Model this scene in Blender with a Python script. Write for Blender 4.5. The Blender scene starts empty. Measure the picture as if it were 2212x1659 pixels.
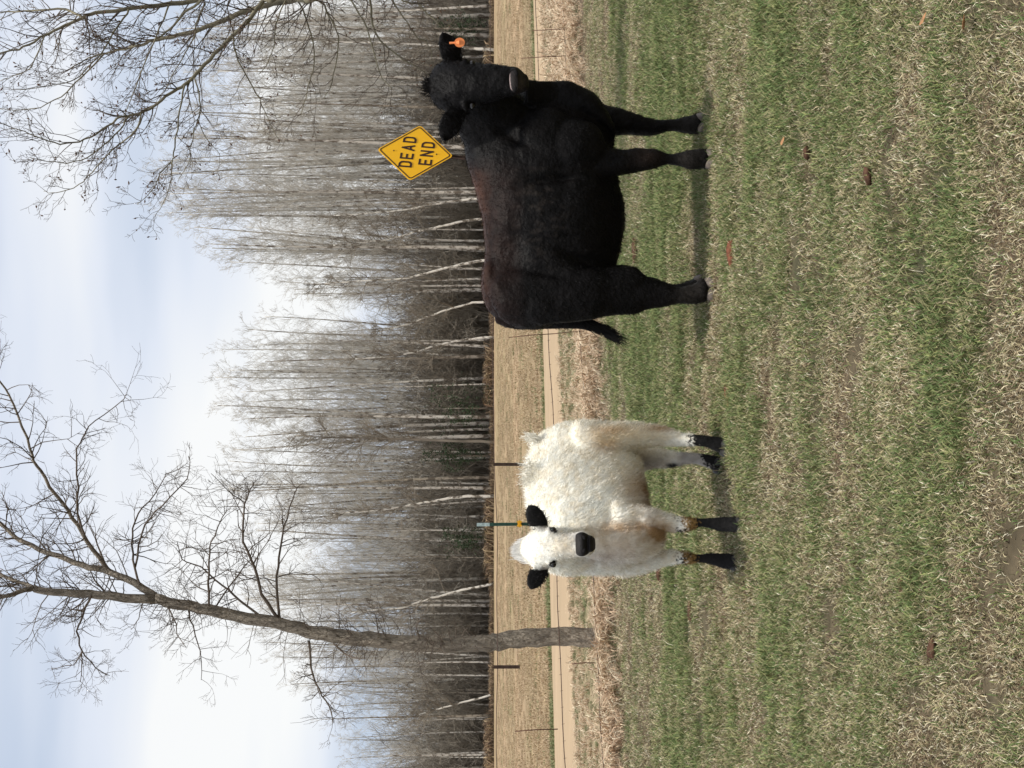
import bpy, bmesh, math, random
import numpy as np
from mathutils import Vector, Matrix
R = math.radians
random.seed(7); rng = np.random.default_rng(7)
scene = bpy.context.scene
col = scene.collection

# ------------------------------------------------------------------ camera (held sideways), sky, sun
CAMZ = 1.40; F = 3400.0; HZ = 1020.0; PITCH = math.atan((1106 - HZ) / F)
fwd = Vector((0, math.cos(PITCH), -math.sin(PITCH)))
down = Vector((0, -math.sin(PITCH), -math.cos(PITCH)))
right = Vector((1, 0, 0))
cam_d = bpy.data.cameras.new('camera'); cam = bpy.data.objects.new('camera', cam_d); col.objects.link(cam)
cam_d.sensor_width = 36; cam_d.lens = 36 * F / 2212; cam_d.clip_end = 5000; cam_d.clip_start = .05
cam.matrix_world = Matrix(((down.x, right.x, -fwd.x, 0), (down.y, right.y, -fwd.y, 0), (down.z, right.z, -fwd.z, CAMZ), (0, 0, 0, 1)))
scene.camera = cam

SUN = Vector((.07, -.20, .96)).normalized()
world = bpy.data.worlds.new("World"); scene.world = world; world.use_nodes = True
nt = world.node_tree; nt.nodes.clear(); N = nt.nodes.new; L = nt.links.new
wo = N('ShaderNodeOutputWorld'); bg = N('ShaderNodeBackground'); bg.inputs[1].default_value = .1
sky = N('ShaderNodeTexSky'); sky.sky_type = 'NISHITA'; sky.sun_disc = False
sky.sun_elevation = math.asin(SUN.z); sky.sun_rotation = math.atan2(SUN.x, SUN.y)
tc = N('ShaderNodeTexCoord'); mp = N('ShaderNodeMapping'); mp.inputs['Scale'].default_value = (1.1, 1.1, 6.2); mp.inputs['Location'].default_value = (3.1, .4, 2.4)
n1 = N('ShaderNodeTexNoise'); n1.inputs['Scale'].default_value = 1.5; n1.inputs['Detail'].default_value = 4; n1.inputs['Roughness'].default_value = .42
L(tc.outputs['Generated'], mp.inputs[0]); L(mp.outputs[0], n1.inputs['Vector'])
cr = N('ShaderNodeValToRGB'); e = cr.color_ramp.elements
e[0].position = .39; e[0].color = (5.9, 6.8, 8.3, 1); e[1].position = .62; e[1].color = (10.4, 10.4, 10.3, 1)
k = cr.color_ramp.elements.new(.49); k.color = (8.3, 8.8, 9.8, 1)
L(n1.outputs['Fac'], cr.inputs[0])
mx = N('ShaderNodeMix'); mx.data_type = 'RGBA'; mx.inputs[0].default_value = .88
L(sky.outputs[0], mx.inputs[6]); L(cr.outputs[0], mx.inputs[7]); L(mx.outputs[2], bg.inputs[0]); L(bg.outputs[0], wo.inputs[0])
sd = bpy.data.lights.new('sun', 'SUN'); sd.energy = 3.9; sd.angle = R(4); sd.color = (1, .96, .88)
sun = bpy.data.objects.new('sun', sd); col.objects.link(sun)
sun.rotation_euler = SUN.to_track_quat('Z', 'Y').to_euler(); sun.location = (0, 0, 30)
scene.view_settings.view_transform = 'Standard'; scene.view_settings.look = 'None'
scene.view_settings.exposure = 0; scene.view_settings.gamma = 1; scene.view_settings.use_curve_mapping = False

# ------------------------------------------------------------------ helpers
def W(px, py, Y):
    """point at depth Y (metres ahead) seen at photo position (px, py) of a 2212x1659 copy"""
    d = fwd + down * ((px - 1106) / F) + right * ((829.5 - py) / F)
    t = Y / d.y
    return Vector((d.x * t, Y, CAMZ + d.z * t))

def tag(o, label=None, cat=None, group=None, kind=None):
    if label: o['label'] = label
    if cat: o['category'] = cat
    if group: o['group'] = group
    if kind: o['kind'] = kind
    return o
def mesh(name, v, f, smooth=True):
    m = bpy.data.meshes.new(name)
    m.from_pydata([tuple(p) for p in v], [], [tuple(int(i) for i in q) for q in f]); m.update()
    if smooth: m.polygons.foreach_set('use_smooth', [True] * len(m.polygons))
    return m
def obj(name, m, mat=None, parent=None, loc=None):
    if mat is not None and not m.materials: m.materials.append(mat)
    o = bpy.data.objects.new(name, m); col.objects.link(o)
    if parent: o.parent = parent
    if loc is not None: o.location = loc
    return o
def empty(name, loc, label, cat, group=None):
    o = bpy.data.objects.new(name, None); col.objects.link(o); o.location = loc; o.empty_display_size = .2
    return tag(o, label, cat, group)
def setcol(m, cols, name='Col'):
    a = m.color_attributes.new(name, 'FLOAT_COLOR', 'POINT')
    c = np.ones((len(m.vertices), 4), np.float32); c[:, :3] = cols
    a.data.foreach_set('color', c.ravel())

def _h(ix, iy, s):
    n = (ix.astype(np.int64) * 374761393 + iy.astype(np.int64) * 668265263 + s * 974634777) & 0xffffffff
    n = ((n ^ (n >> 13)) * 1274126177) & 0xffffffff
    return ((n ^ (n >> 16)) & 0xffff) / 65535.0
def vnoise(x, y, s=0):
    x = np.asarray(x, float); y = np.asarray(y, float)
    ix = np.floor(x); iy = np.floor(y); fx = x - ix; fy = y - iy
    fx = fx * fx * (3 - 2 * fx); fy = fy * fy * (3 - 2 * fy)
    a = _h(ix, iy, s); b = _h(ix + 1, iy, s); c = _h(ix, iy + 1, s); d = _h(ix + 1, iy + 1, s)
    return (a * (1 - fx) + b * fx) * (1 - fy) + (c * (1 - fx) + d * fx) * fy
def fbm(x, y, s=0, o=4):
    t = 0; a = .5; 
    for i in range(o): t = t + a * vnoise(np.asarray(x) * 2 ** i, np.asarray(y) * 2 ** i, s + i * 7); a *= .5
    return t / (1 - .5 ** o)

# materials
def mat(name, color=None, rough=.9, attr=None, noise=None, bump=None, spec=.3, stretch=None, sheen=0, metal=0):
    """noise=(scale, dark factor, light factor); bump=(scale, strength, dist)"""
    m = bpy.data.materials.new(name); m.use_nodes = True; t = m.node_tree; p = t.nodes['Principled BSDF']
    p.inputs['Roughness'].default_value = rough; p.inputs['Specular IOR Level'].default_value = spec
    p.inputs['Metallic'].default_value = metal
    if sheen: p.inputs['Sheen Weight'].default_value = sheen
    tcn = t.nodes.new('ShaderNodeTexCoord'); src = tcn.outputs['Object']
    if stretch:
        mpn = t.nodes.new('ShaderNodeMapping'); mpn.inputs['Scale'].default_value = stretch
        t.links.new(src, mpn.inputs[0]); src = mpn.outputs[0]
    if attr:
        a = t.nodes.new('ShaderNodeAttribute'); a.attribute_name = attr; out = a.outputs['Color']
    else:
        a = t.nodes.new('ShaderNodeRGB'); a.outputs[0].default_value = (*color, 1); out = a.outputs[0]
    if noise:
        n = t.nodes.new('ShaderNodeTexNoise'); n.inputs['Scale'].default_value = noise[0]; n.inputs['Detail'].default_value = 5
        t.links.new(src, n.inputs['Vector'])
        mr = t.nodes.new('ShaderNodeMapRange'); mr.inputs[1].default_value = .3; mr.inputs[2].default_value = .7
        mr.inputs[3].default_value = noise[1]; mr.inputs[4].default_value = noise[2]
        t.links.new(n.outputs['Fac'], mr.inputs[0])
        vm = t.nodes.new('ShaderNodeVectorMath'); vm.operation = 'SCALE'
        t.links.new(out, vm.inputs[0]); t.links.new(mr.outputs[0], vm.inputs['Scale']); out = vm.outputs[0]
    t.links.new(out, p.inputs['Base Color'])
    if bump:
        n = t.nodes.new('ShaderNodeTexNoise'); n.inputs['Scale'].default_value = bump[0]; n.inputs['Detail'].default_value = 6
        t.links.new(src, n.inputs['Vector'])
        b = t.nodes.new('ShaderNodeBump'); b.inputs['Strength'].default_value = bump[1]; b.inputs['Distance'].default_value = bump[2]
        t.links.new(n.outputs['Fac'], b.inputs['Height']); t.links.new(b.outputs[0], p.inputs['Normal'])
    return m

M = {}
M['pasture'] = mat('pasture_soil', attr='Col', noise=(9, .65, 1.3), bump=(40, .8, .02), spec=.1)
M['field'] = mat('stubble_field', attr='Col', noise=(1.4, .8, 1.16), bump=(9, 1, .08), spec=.05, stretch=(1, .09, 1))
M['road'] = mat('sandy_road', (.38, .28, .178), noise=(1.2, .9, 1.08), bump=(30, .4, .01), spec=.1, stretch=(.4, 1, 1))
M['floor'] = mat('leaf_litter', (.10, .075, .05), noise=(.8, .6, 1.5), spec=.1)
M['blade'] = mat('grass_blade', attr='Col', rough=.75, spec=.25)
M['bark'] = mat('grey_bark', (.33, .28, .22), noise=(9, .5, 1.45), bump=(22, 1, .06), spec=.15, stretch=(3, 3, .8))
M['twig'] = mat('brown_twig', (.12, .095, .075), noise=(3, .7, 1.4), spec=.15)
M['paletwig'] = mat('pale_olive_bark', (.24, .215, .15), noise=(6, .6, 1.35), bump=(30, .6, .01), spec=.15)
M['bud'] = mat('brown_bud', (.12, .06, .035))
M['fur'] = mat('fur', attr='Col', rough=.8, noise=(28, .86, 1.1), bump=(55, .35, .012), spec=.18)
M['black_fur'] = mat('black_fur', attr='Col', rough=.55, noise=(14, .6, 1.5), bump=(45, .6, .014), spec=.10)
M['black_hair'] = mat('black_coat_hair', attr='Col', rough=.55, spec=.10)
M['hair'] = mat('coat_hair', attr='Col', rough=.7, spec=.2)
M['eye'] = mat('wet_eye', (.008, .006, .005), rough=.08, spec=.6)
M['nose'] = mat('wet_nose', attr='Col', rough=.6, spec=.2, bump=(120, .6, .006))
M['dark'] = mat('nostril_dark', (.004, .003, .003))
M['hoof'] = mat('hoof_horn', (.15, .12, .10), rough=.6, noise=(30, .6, 1.3))
M['darkhoof'] = mat('dark_hoof_horn', (.02, .018, .017), rough=.6, noise=(30, .6, 1.3))
M['tag'] = mat('orange_plastic', (.95, .30, .10), rough=.45)
M['yellow'] = mat('sign_yellow', (1.0, .53, .004), rough=.45, noise=(4, .96, 1.03), spec=.4)
M['black'] = mat('sign_black', (.045, .018, .008), rough=.5)
M['rust'] = mat('rusty_steel', (.11, .055, .035), noise=(25, .5, 1.6), rough=.85)
M['darkrust'] = mat('dark_rusty_steel', (.05, .03, .022), noise=(25, .6, 1.5), rough=.85)
M['green'] = mat('green_post_paint', (.035, .09, .065), rough=.6, noise=(20, .7, 1.3))
M['white'] = mat('white_post_paint', (.55, .68, .66), rough=.6, noise=(40, .6, 1.15))
M['insul'] = mat('yellow_plastic', (.95, .50, .03), rough=.4)
M['wire'] = mat('weathered_wire', (.10, .065, .05), rough=.8, noise=(60, .5, 1.5))
M['dung'] = mat('dried_dung', (.075, .04, .025), noise=(40, .5, 1.7), bump=(60, 1, .01), spec=.1)
M['drydung'] = mat('reddish_dried_dung', (.15, .06, .035), noise=(40, .5, 1.6), bump=(60, 1, .01), spec=.1)
M['leaf'] = mat('dead_leaf', (.40, .20, .09), rough=.8, noise=(30, .7, 1.3))
M['post_tan'] = mat('weathered_wood', (.30, .22, .14), noise=(25, .6, 1.3))
M['evergreen'] = mat('dark_evergreen', (.03, .048, .022), noise=(2, .6, 1.5))

# fence line and road edges
def fenceY(x): return 14.9 + .75 * (x + 3.63)
def road_near(x): return 24.85 + .76 * x
def road_far(x): return 30.6 + .62 * x

# ------------------------------------------------------------------ ground sheets
def gh(x, y):
    h = .05 * (fbm(x * .5, y * .5, 3, 3) - .5) + .035 * (fbm(x * 2.2, y * 2.2, 9, 3) - .5)
    fade = np.clip((road_near(x) - y) / 3.0, 0, 1)
    return h * fade
def dryness(x, y):
    d = .55 * fbm(x * .55, y * .75, 21, 4) + .45 * fbm(x * 2.3, y * 3.0, 33, 3)
    d = .52 + (d - .5) * 1.9 + .35 * (vnoise(x * 5.5, y * 6.5, 44) - .5)
    d += .42 * np.exp(-((x + 1.15) / .3) ** 2 - ((y - 4.85) / .17) ** 2)      # worn straw patch
    d += .10 * np.exp(-((y - 8.0) / .6) ** 2)
    d -= .16 * np.exp(-((y - 11.3) / 1.6) ** 2)
    d -= .12 * np.exp(-((y - 13.5) / 1.5) ** 2)
    dist = y - fenceY(x)
    d += .75 * np.exp(-((dist + .1) / .75) ** 2) + .25 * np.exp(-((dist + 1.2) / 1.1) ** 2)
    return np.clip(d, 0, 1)
def build_pasture():
    nu, nv = 260, 420
    u = np.linspace(0, 1, nu); t = np.linspace(0, 1, nv)
    X0, Y0 = np.meshgrid(u, t)
    x = (X0 - .5) * (7 + 26 * Y0)
    yb = road_near(np.clip(x, -12, 14))
    y = 1.0 + (yb - 1.0) * Y0 ** 1.25
    z = gh(x, y)
    v = np.stack([x.ravel(), y.ravel(), z.ravel()], 1)
    f = []
    for j in range(nv - 1):
        b = j * nu
        for i in range(nu - 1): f.append((b + i, b + i + 1, b + nu + i + 1, b + nu + i))
    m = mesh('pasture', v, f)
    dr = dryness(v[:, 0], v[:, 1])[:, None]
    c = np.array([.05, .055, .028]) * (1 - dr) + np.array([.11, .082, .052]) * dr
    beyond = np.clip((v[:, 1] - fenceY(v[:, 0]) - .8) / 1.0, 0, 1)[:, None]
    g = fbm(v[:, 0] * .8, v[:, 1] * .8, 5)[:, None]
    gv = np.where(g > .5, .8, .3) 
    c = c * (1 - beyond) + beyond * (np.array([.12, .13, .055]) * gv + np.array([.33, .25, .16]) * (1 - gv))
    setcol(m, c)
    tag(obj('pasture', m, M['pasture']), kind='structure')
build_pasture()
def sheet(name, poly, z, m, kind='structure', nx=1, ny=1):
    pass
# base ground to the horizon
def quad(name, pts, m):
    me = mesh(name, pts, [(0, 1, 2, 3)], False); return tag(obj(name, me, m), kind='structure')
quad('ground', [(-2500, -300, -.12), (2500, -300, -.12), (2500, 3000, -.12), (-2500, 3000, -.12)], M['floor'])
quad('woodland_floor', [(-260, 101.5, -.03), (260, 101.5, -.03), (260, 420, -.03), (-260, 420, -.03)], M['floor'])
def build_field():
    nx, ny = 160, 130
    xs = np.linspace(-75, 75, nx); ts = np.linspace(0, 1, ny)
    v = []; 
    for t in ts:
        for x in xs:
            y0 = road_far(min(max(x, -20), 25)) - .15
            v.append((x, y0 + (101.8 - y0) * t ** 1.6, 0))
    v = np.array(v); v[:, 2] = -.01 + .05 * (fbm(v[:, 0] * .2, v[:, 1] * .35, 40, 3) - .5) * np.clip((v[:, 1] - 30) / 10, 0, 1)
    f = [(j * nx + i, j * nx + i + 1, (j + 1) * nx + i + 1, (j + 1) * nx + i) for j in range(ny - 1) for i in range(nx - 1)]
    m = mesh('field', v, f)
    a = fbm(v[:, 0] * .07, v[:, 1] * .16, 50, 4); b = fbm(v[:, 0] * .35, v[:, 1] * .06, 60, 3)
    w = np.clip((a - .42) * 4, 0, 1)[:, None]
    near = np.clip((48 - v[:, 1]) / 10, 0, 1)[:, None]
    c = np.array([.35, .25, .155]) * (1 - .7 * w) + np.array([.27, .21, .12]) * .7 * w
    c = c * (1 - .35 * near) + np.array([.24, .19, .105]) * .35 * near
    c = c * (.86 + .28 * b[:, None])
    edge = np.clip(1 - (v[:, 1] - (road_far(v[:, 0]) + .1)) / 1.1, 0, 1)[:, None] * (np.abs(v[:, 0]) < 26)[:, None]
    c = c * (1 - .8 * edge) + np.array([.14, .16, .06]) * .8 * edge
    setcol(m, c); tag(obj('field', m, M['field']), kind='structure')
build_field()
def build_road():
    v = []; f = []
    xs = np.linspace(-34, 34, 120)
    for x in xs:
        a, b = road_near(x) - .3, road_far(x) + .1
        for k in range(7):
            t = k / 6; v.append((x, a + (b - a) * t, -.005 + .035 * math.sin(math.pi * t) + (.02 if k in (2, 4) else 0)))
    for i in range(len(xs) - 1):
        for k in range(6): a = i * 7 + k; f.append((a, a + 1, a + 8, a + 7)[::-1])
    tag(obj('road', mesh('road', v, f), M['road']), kind='structure')
build_road()

# ------------------------------------------------------------------ scattering (geometry nodes) for what nobody could count
def scatter(name, pts, rotz, scl, idx, sources, label, cat, tilt=None):
    coll = bpy.data.collections.new(name + '_sources')
    for s in sources: coll.objects.link(s)
    m = bpy.data.meshes.new(name); m.from_pydata([tuple(p) for p in pts], [], []); n = len(pts)
    rot = np.zeros((n, 3), np.float32); rot[:, 2] = rotz
    if tilt is not None: rot[:, 0] = tilt[:, 0]; rot[:, 1] = tilt[:, 1]
    a = m.attributes.new('rot', 'FLOAT_VECTOR', 'POINT'); a.data.foreach_set('vector', rot.ravel())
    s3 = np.asarray(scl, np.float32); s3 = np.repeat(s3[:, None], 3, 1) if s3.ndim == 1 else s3
    a = m.attributes.new('scl', 'FLOAT_VECTOR', 'POINT'); a.data.foreach_set('vector', s3.astype(np.float32).ravel())
    a = m.attributes.new('idx', 'INT', 'POINT'); a.data.foreach_set('value', np.asarray(idx, np.int32))
    o = bpy.data.objects.new(name, m); col.objects.link(o)
    g = bpy.data.node_groups.new(name, 'GeometryNodeTree')
    g.interface.new_socket('Geometry', in_out='INPUT', socket_type='NodeSocketGeometry')
    g.interface.new_socket('Geometry', in_out='OUTPUT', socket_type='NodeSocketGeometry')
    gi = g.nodes.new('NodeGroupInput'); go = g.nodes.new('NodeGroupOutput')
    ci = g.nodes.new('GeometryNodeCollectionInfo'); ci.inputs[0].default_value = coll
    ci.inputs['Separate Children'].default_value = True; ci.inputs['Reset Children'].default_value = True
    ip = g.nodes.new('GeometryNodeInstanceOnPoints'); ip.inputs['Pick Instance'].default_value = True
    def na(nm, ty):
        q = g.nodes.new('GeometryNodeInputNamedAttribute'); q.data_type = ty; q.inputs[0].default_value = nm; return q.outputs[0]
    g.links.new(gi.outputs[0], ip.inputs['Points']); g.links.new(ci.outputs[0], ip.inputs['Instance'])
    g.links.new(na('idx', 'INT'), ip.inputs['Instance Index']); g.links.new(na('rot', 'FLOAT_VECTOR'), ip.inputs['Rotation'])
    g.links.new(na('scl', 'FLOAT_VECTOR'), ip.inputs['Scale']); g.links.new(ip.outputs[0], go.inputs[0])
    o.modifiers.new('scatter', 'NODES').node_group = g
    return tag(o, label, cat, kind='stuff')
def src(name, m, mt):
    if not m.materials: m.materials.append(mt)
    return bpy.data.objects.new(name, m)

def blades(n, radius, hmin, hmax, width, lean, palette, seed, curl=.5):
    r = np.random.default_rng(seed); v = []; f = []; c = []
    for i in range(n):
        a = r.uniform(0, 6.283); d = radius * math.sqrt(r.uniform()); x, y = d * math.cos(a), d * math.sin(a)
        h = r.uniform(hmin, hmax); w = width * r.uniform(.6, 1.3); da = r.uniform(0, 6.283); le = lean * r.uniform(.3, 1.4)
        le_ = le / math.sqrt(1 + le * le); dx, dy = math.cos(da) * le_ * h, math.sin(da) * le_ * h; px, py = -math.sin(r.uniform(0, 6.28)), math.cos(r.uniform(0, 6.28))
        nrm = math.hypot(px, py) + 1e-6; px *= w / 2 / nrm; py *= w / 2 / nrm
        zz = h / math.sqrt(1 + le * le); b = len(v)
        v += [(x - px, y - py, -.008), (x + px, y + py, -.008), (x + dx * .4 + px, y + dy * .4 + py, zz * .55), (x + dx * .4 - px, y + dy * .4 - py, zz * .55),
              (x + dx * (1 + curl * .2), y + dy * (1 + curl * .2), zz * (1 - curl * .25))]
        f += [(b, b + 1, b + 2, b + 3), (b + 3, b + 2, b + 4)]
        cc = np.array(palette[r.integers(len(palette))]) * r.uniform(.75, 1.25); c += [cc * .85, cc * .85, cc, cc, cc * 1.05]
    m = mesh('blades', v, f, False); setcol(m, np.array(c)); return m
GREENS = [(.15, .205, .07), (.18, .23, .085), (.115, .17, .055), (.22, .235, .085), (.27, .25, .12)]
BROWN = [(.10, .065, .04), (.15, .10, .06), (.22, .16, .09), (.30, .24, .14)]
MIX = GREENS + [(.33, .28, .16), (.40, .34, .21), (.45, .38, .25)]
STRAW = [(.50, .42, .25), (.60, .52, .34), (.40, .33, .20), (.74, .67, .50), (.24, .18, .11)]
BROWN = [(.10, .065, .04), (.15, .10, .06), (.22, .16, .09), (.30, .24, .14)]
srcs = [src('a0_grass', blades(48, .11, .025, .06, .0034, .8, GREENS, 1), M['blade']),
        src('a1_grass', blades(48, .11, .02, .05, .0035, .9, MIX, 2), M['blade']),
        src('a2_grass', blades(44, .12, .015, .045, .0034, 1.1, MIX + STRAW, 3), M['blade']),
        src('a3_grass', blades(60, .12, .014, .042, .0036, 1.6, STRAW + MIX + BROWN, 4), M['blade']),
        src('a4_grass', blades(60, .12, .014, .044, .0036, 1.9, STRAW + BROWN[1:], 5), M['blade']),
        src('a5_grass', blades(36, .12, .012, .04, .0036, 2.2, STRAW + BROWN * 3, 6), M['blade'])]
def pasture_points():
    out = []
    for y0, y1, dens in ((2.6, 6, 780), (6, 9, 560), (9, 12, 380), (12, 19.5, 220)):
        wd = .62 * y1 + 2.4; n = int((y1 - y0) * wd * dens)
        out.append(np.stack([rng.uniform(-wd / 2, wd / 2, n), rng.uniform(y0, y1, n)], 1))
    p = np.concatenate(out); p = p[p[:, 1] < fenceY(p[:, 0]) + .7]
    return p
p = pasture_points(); dr = dryness(p[:, 0], p[:, 1]); q = dr + rng.normal(0, .22, len(p))
idx = np.digitize(q, [.26, .45, .6, .74, .92]); idx = np.where(rng.uniform(size=len(q)) < .07, 5, idx)
scl = rng.uniform(.55, 1.15, len(p)) * np.clip(.6 + .055 * p[:, 1], .78, 1.1) * np.where(idx <= 1, 1.0 + .35 * vnoise(p[:, 0] * 3, p[:, 1] * 3, 77), 1)
keep = (vnoise(p[:, 0] * 6, p[:, 1] * 7, 91) > .24) & (vnoise(p[:, 0] * 14, p[:, 1] * 16, 92) > .2)
p, idx, scl = p[keep], idx[keep], scl[keep]
pts = np.stack([p[:, 0], p[:, 1], gh(p[:, 0], p[:, 1])], 1)
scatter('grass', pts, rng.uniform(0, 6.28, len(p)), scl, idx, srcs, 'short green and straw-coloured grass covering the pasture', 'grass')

# single longer straws
ss = [src('b%d_straw' % i, blades(3, .04, .06, .12, .0028, 1.8, STRAW[:4], 40 + i), M['blade']) for i in range(5)]
n = 1700; x = rng.uniform(-.5, .5, n); y = 3 + 12 * rng.uniform(0, 1, n) ** 1.2; x = x * (.62 * y + 2)
z = gh(x, y); scatter('straw', np.stack([x, y, z], 1), rng.uniform(0, 6.28, n), rng.uniform(.6, 1.3, n) * np.clip(y / 9, .45, 1), rng.integers(0, 5, n), ss,
                      'loose pale straws lying in the pasture grass', 'straw')
# tall dry weeds along the fence and verge
WEED = [(.62, .47, .32), (.68, .55, .38), (.52, .37, .25), (.78, .68, .50), (.46, .33, .22)]
ws = [src('c%d_weed' % i, blades(22, .10, .16, .40, .014, .8 + .25 * i, WEED, 60 + i, 1.2), M['blade']) for i in range(4)]
ws += [src('c%d_weed' % (4 + i), blades(34, .13, .06, .17, .008, 1.1, [(.12, .15, .06), (.16, .18, .08), (.20, .19, .10)], 70 + i), M['blade']) for i in range(2)]
ws += [src('c6_weed', blades(24, .12, .05, .15, .008, 1.6, WEED + BROWN, 80), M['blade'])]
n = 9000; x = rng.uniform(-9, 10.5, n); d = rng.normal(.1, .36, n) - 1.6 * (rng.uniform(size=n) < .3) * rng.uniform(0, 1, n) ** 1.5 + .35 * (vnoise(x * 1.3, x * 0, 6) - .5); y = fenceY(x) + d
pick = rng.uniform(size=n); c = vnoise(x * 1.1, d * 1.4, 12)
idx = np.where(pick < .08, 6, np.where(pick < .26, 4, rng.integers(0, 4, n)))
ok = (c > .22) | (pick < .5); x, y, idx, d = x[ok], y[ok], idx[ok], d[ok]
s1 = rng.uniform(.45, 1.1, len(x)) * np.clip(1.12 - np.abs(d) * .62, .22, 1)
x2 = rng.uniform(-9, 11, 9000); t = rng.uniform(0, 1, 9000); y2 = fenceY(x2) + .9 + t * (road_near(x2) - fenceY(x2) - .9)
right_ = np.clip((x2 - .5) / 3, 0, 1); g2 = fbm(x2 * .7, y2 * .7, 15)
i2 = np.where(rng.uniform(size=9000) < .3 + .35 * right_ + (g2 - .5) * 1.3, rng.integers(0, 4, 9000), np.where(rng.uniform(size=9000) < .7, 4 + rng.integers(0, 2, 9000), 6))
s2 = rng.uniform(.4, .9, 9000) * (.55 + .5 * right_)
x = np.concatenate([x, x2]); y = np.concatenate([y, y2]); idx = np.concatenate([idx, i2]); s = np.concatenate([s1, s2])
scatter('dry_weeds', np.stack([x, y, gh(x, y)], 1), rng.uniform(0, 6.28, len(x)), s, idx, ws,
        'pale dry weeds and tufts along the wire fence and road verge', 'weeds')

STUB = [(.46, .34, .22), (.42, .31, .195), (.50, .39, .26), (.36, .26, .165), (.38, .31, .18)]
sb = [src('g%d_stubble' % i, blades(30, .24, .03, .08, .012, 1.2, STUB, 120 + i), M['blade']) for i in range(3)]
sb += [src('g3_stubble', blades(30, .22, .04, .10, .013, .9, [(.17, .20, .085), (.22, .22, .11)], 125), M['blade'])]
n = 15000; y = 26 + 62 * rng.uniform(0, 1, n) ** 1.5; x = rng.uniform(-.29, .29, n) * y
c = fbm(x * .35, y * .12, 88, 3); ok = (y > road_far(x) + .1) & (c > .30); x, y, c = x[ok], y[ok], c[ok]
near_ = y < road_far(x) + 1.0
idx = np.where((rng.uniform(size=len(x)) < .04) | (near_ & (rng.uniform(size=len(x)) < .75)), 3, rng.integers(0, 3, len(x)))
scatter('stubble', np.stack([x, y, x * 0 - .005], 1), rng.uniform(0, 6.28, len(x)), rng.uniform(.5, 1.1, len(x)), idx, sb, 'short tan stubble and tufts over the field beyond the road', 'stubble')

# ------------------------------------------------------------------ tubes for branches
class Tubes:
    def __init__(s): s.v = []; s.f = []
    def add(s, pts, rad, sides=5, cap=True):
        pts = [Vector(p) for p in pts]; n = len(pts); b = len(s.v)
        t0 = (pts[1] - pts[0]).normalized(); ref = Vector((0, 0, 1)) if abs(t0.z) < .9 else Vector((1, 0, 0))
        nx = t0.cross(ref).normalized()
        for i in range(n):
            t = (pts[min(i + 1, n - 1)] - pts[max(i - 1, 0)]).normalized()
            nx = (nx - t * nx.dot(t)).normalized(); ny = t.cross(nx)
            for k in range(sides):
                a = 2 * math.pi * k / sides; p = pts[i] + (nx * math.cos(a) + ny * math.sin(a)) * rad[i]; s.v.append((p.x, p.y, p.z))
        for i in range(n - 1):
            for k in range(sides):
                a = b + i * sides + k; c = b + i * sides + (k + 1) % sides; s.f.append((a, c, c + sides, a + sides))
        if cap: s.f.append(tuple(b + (n - 1) * sides + k for k in range(sides))); s.f.append(tuple(b + k for k in range(sides))[::-1])
    def build(s, name): return mesh(name, s.v, s.f)
def catmull(P, R_, sub=4):
    P = [Vector(p) for p in P]; out = []; ro = []
    for i in range(len(P) - 1):
        p0 = P[max(i - 1, 0)]; p1 = P[i]; p2 = P[i + 1]; p3 = P[min(i + 2, len(P) - 1)]
        for k in range(sub):
            t = k / sub
            out.append(.5 * ((2 * p1) + (p2 - p0) * t + (2 * p0 - 5 * p1 + 4 * p2 - p3) * t * t + (3 * p1 - p0 - 3 * p2 + p3) * t ** 3))
            ro.append(R_[i] * (1 - t) + R_[i + 1] * t)
    out.append(P[-1]); ro.append(R_[-1]); return out, ro
def wobble(P, amt, rs):
    return [P[0]] + [p + Vector((rs.gauss(0, 1), rs.gauss(0, 1), rs.gauss(0, 1))) * amt for p in P[1:]]
def twig(T, p, d, length, r, depth, rs, up=.15, sides=3, nsub=3, tips=None, minr=.0012):
    n = 4 if depth > 0 else 3
    pts = [p.copy()]; cur = p.copy(); dd = d.normalized()
    for i in range(n):
        dd = (dd + Vector((rs.gauss(0, .22), rs.gauss(0, .22), rs.gauss(0, .2) + up * .5))).normalized()
        cur = cur + dd * (length / n); pts.append(cur.copy())
    rr = [max(r * (1 - .75 * i / n), minr) for i in range(n + 1)]
    T.add(pts, rr, sides, False)
    if tips is not None: tips.append(cur)
    if depth > 0:
        for i in range(nsub):
            t = rs.uniform(.2, .95); k = min(int(t * n), n - 1); q = pts[k].lerp(pts[k + 1], t * n - k)
            ax = (pts[k + 1] - pts[k]).normalized()
            side = Vector((rs.gauss(0, 1), rs.gauss(0, 1), rs.gauss(0, 1))); side = (side - ax * side.dot(ax)).normalized()
            twig(T, q, ax * .75 + side * .75, length * rs.uniform(.35, .6), r * .55, depth - 1, rs, up, 3, nsub, tips, minr)

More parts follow.
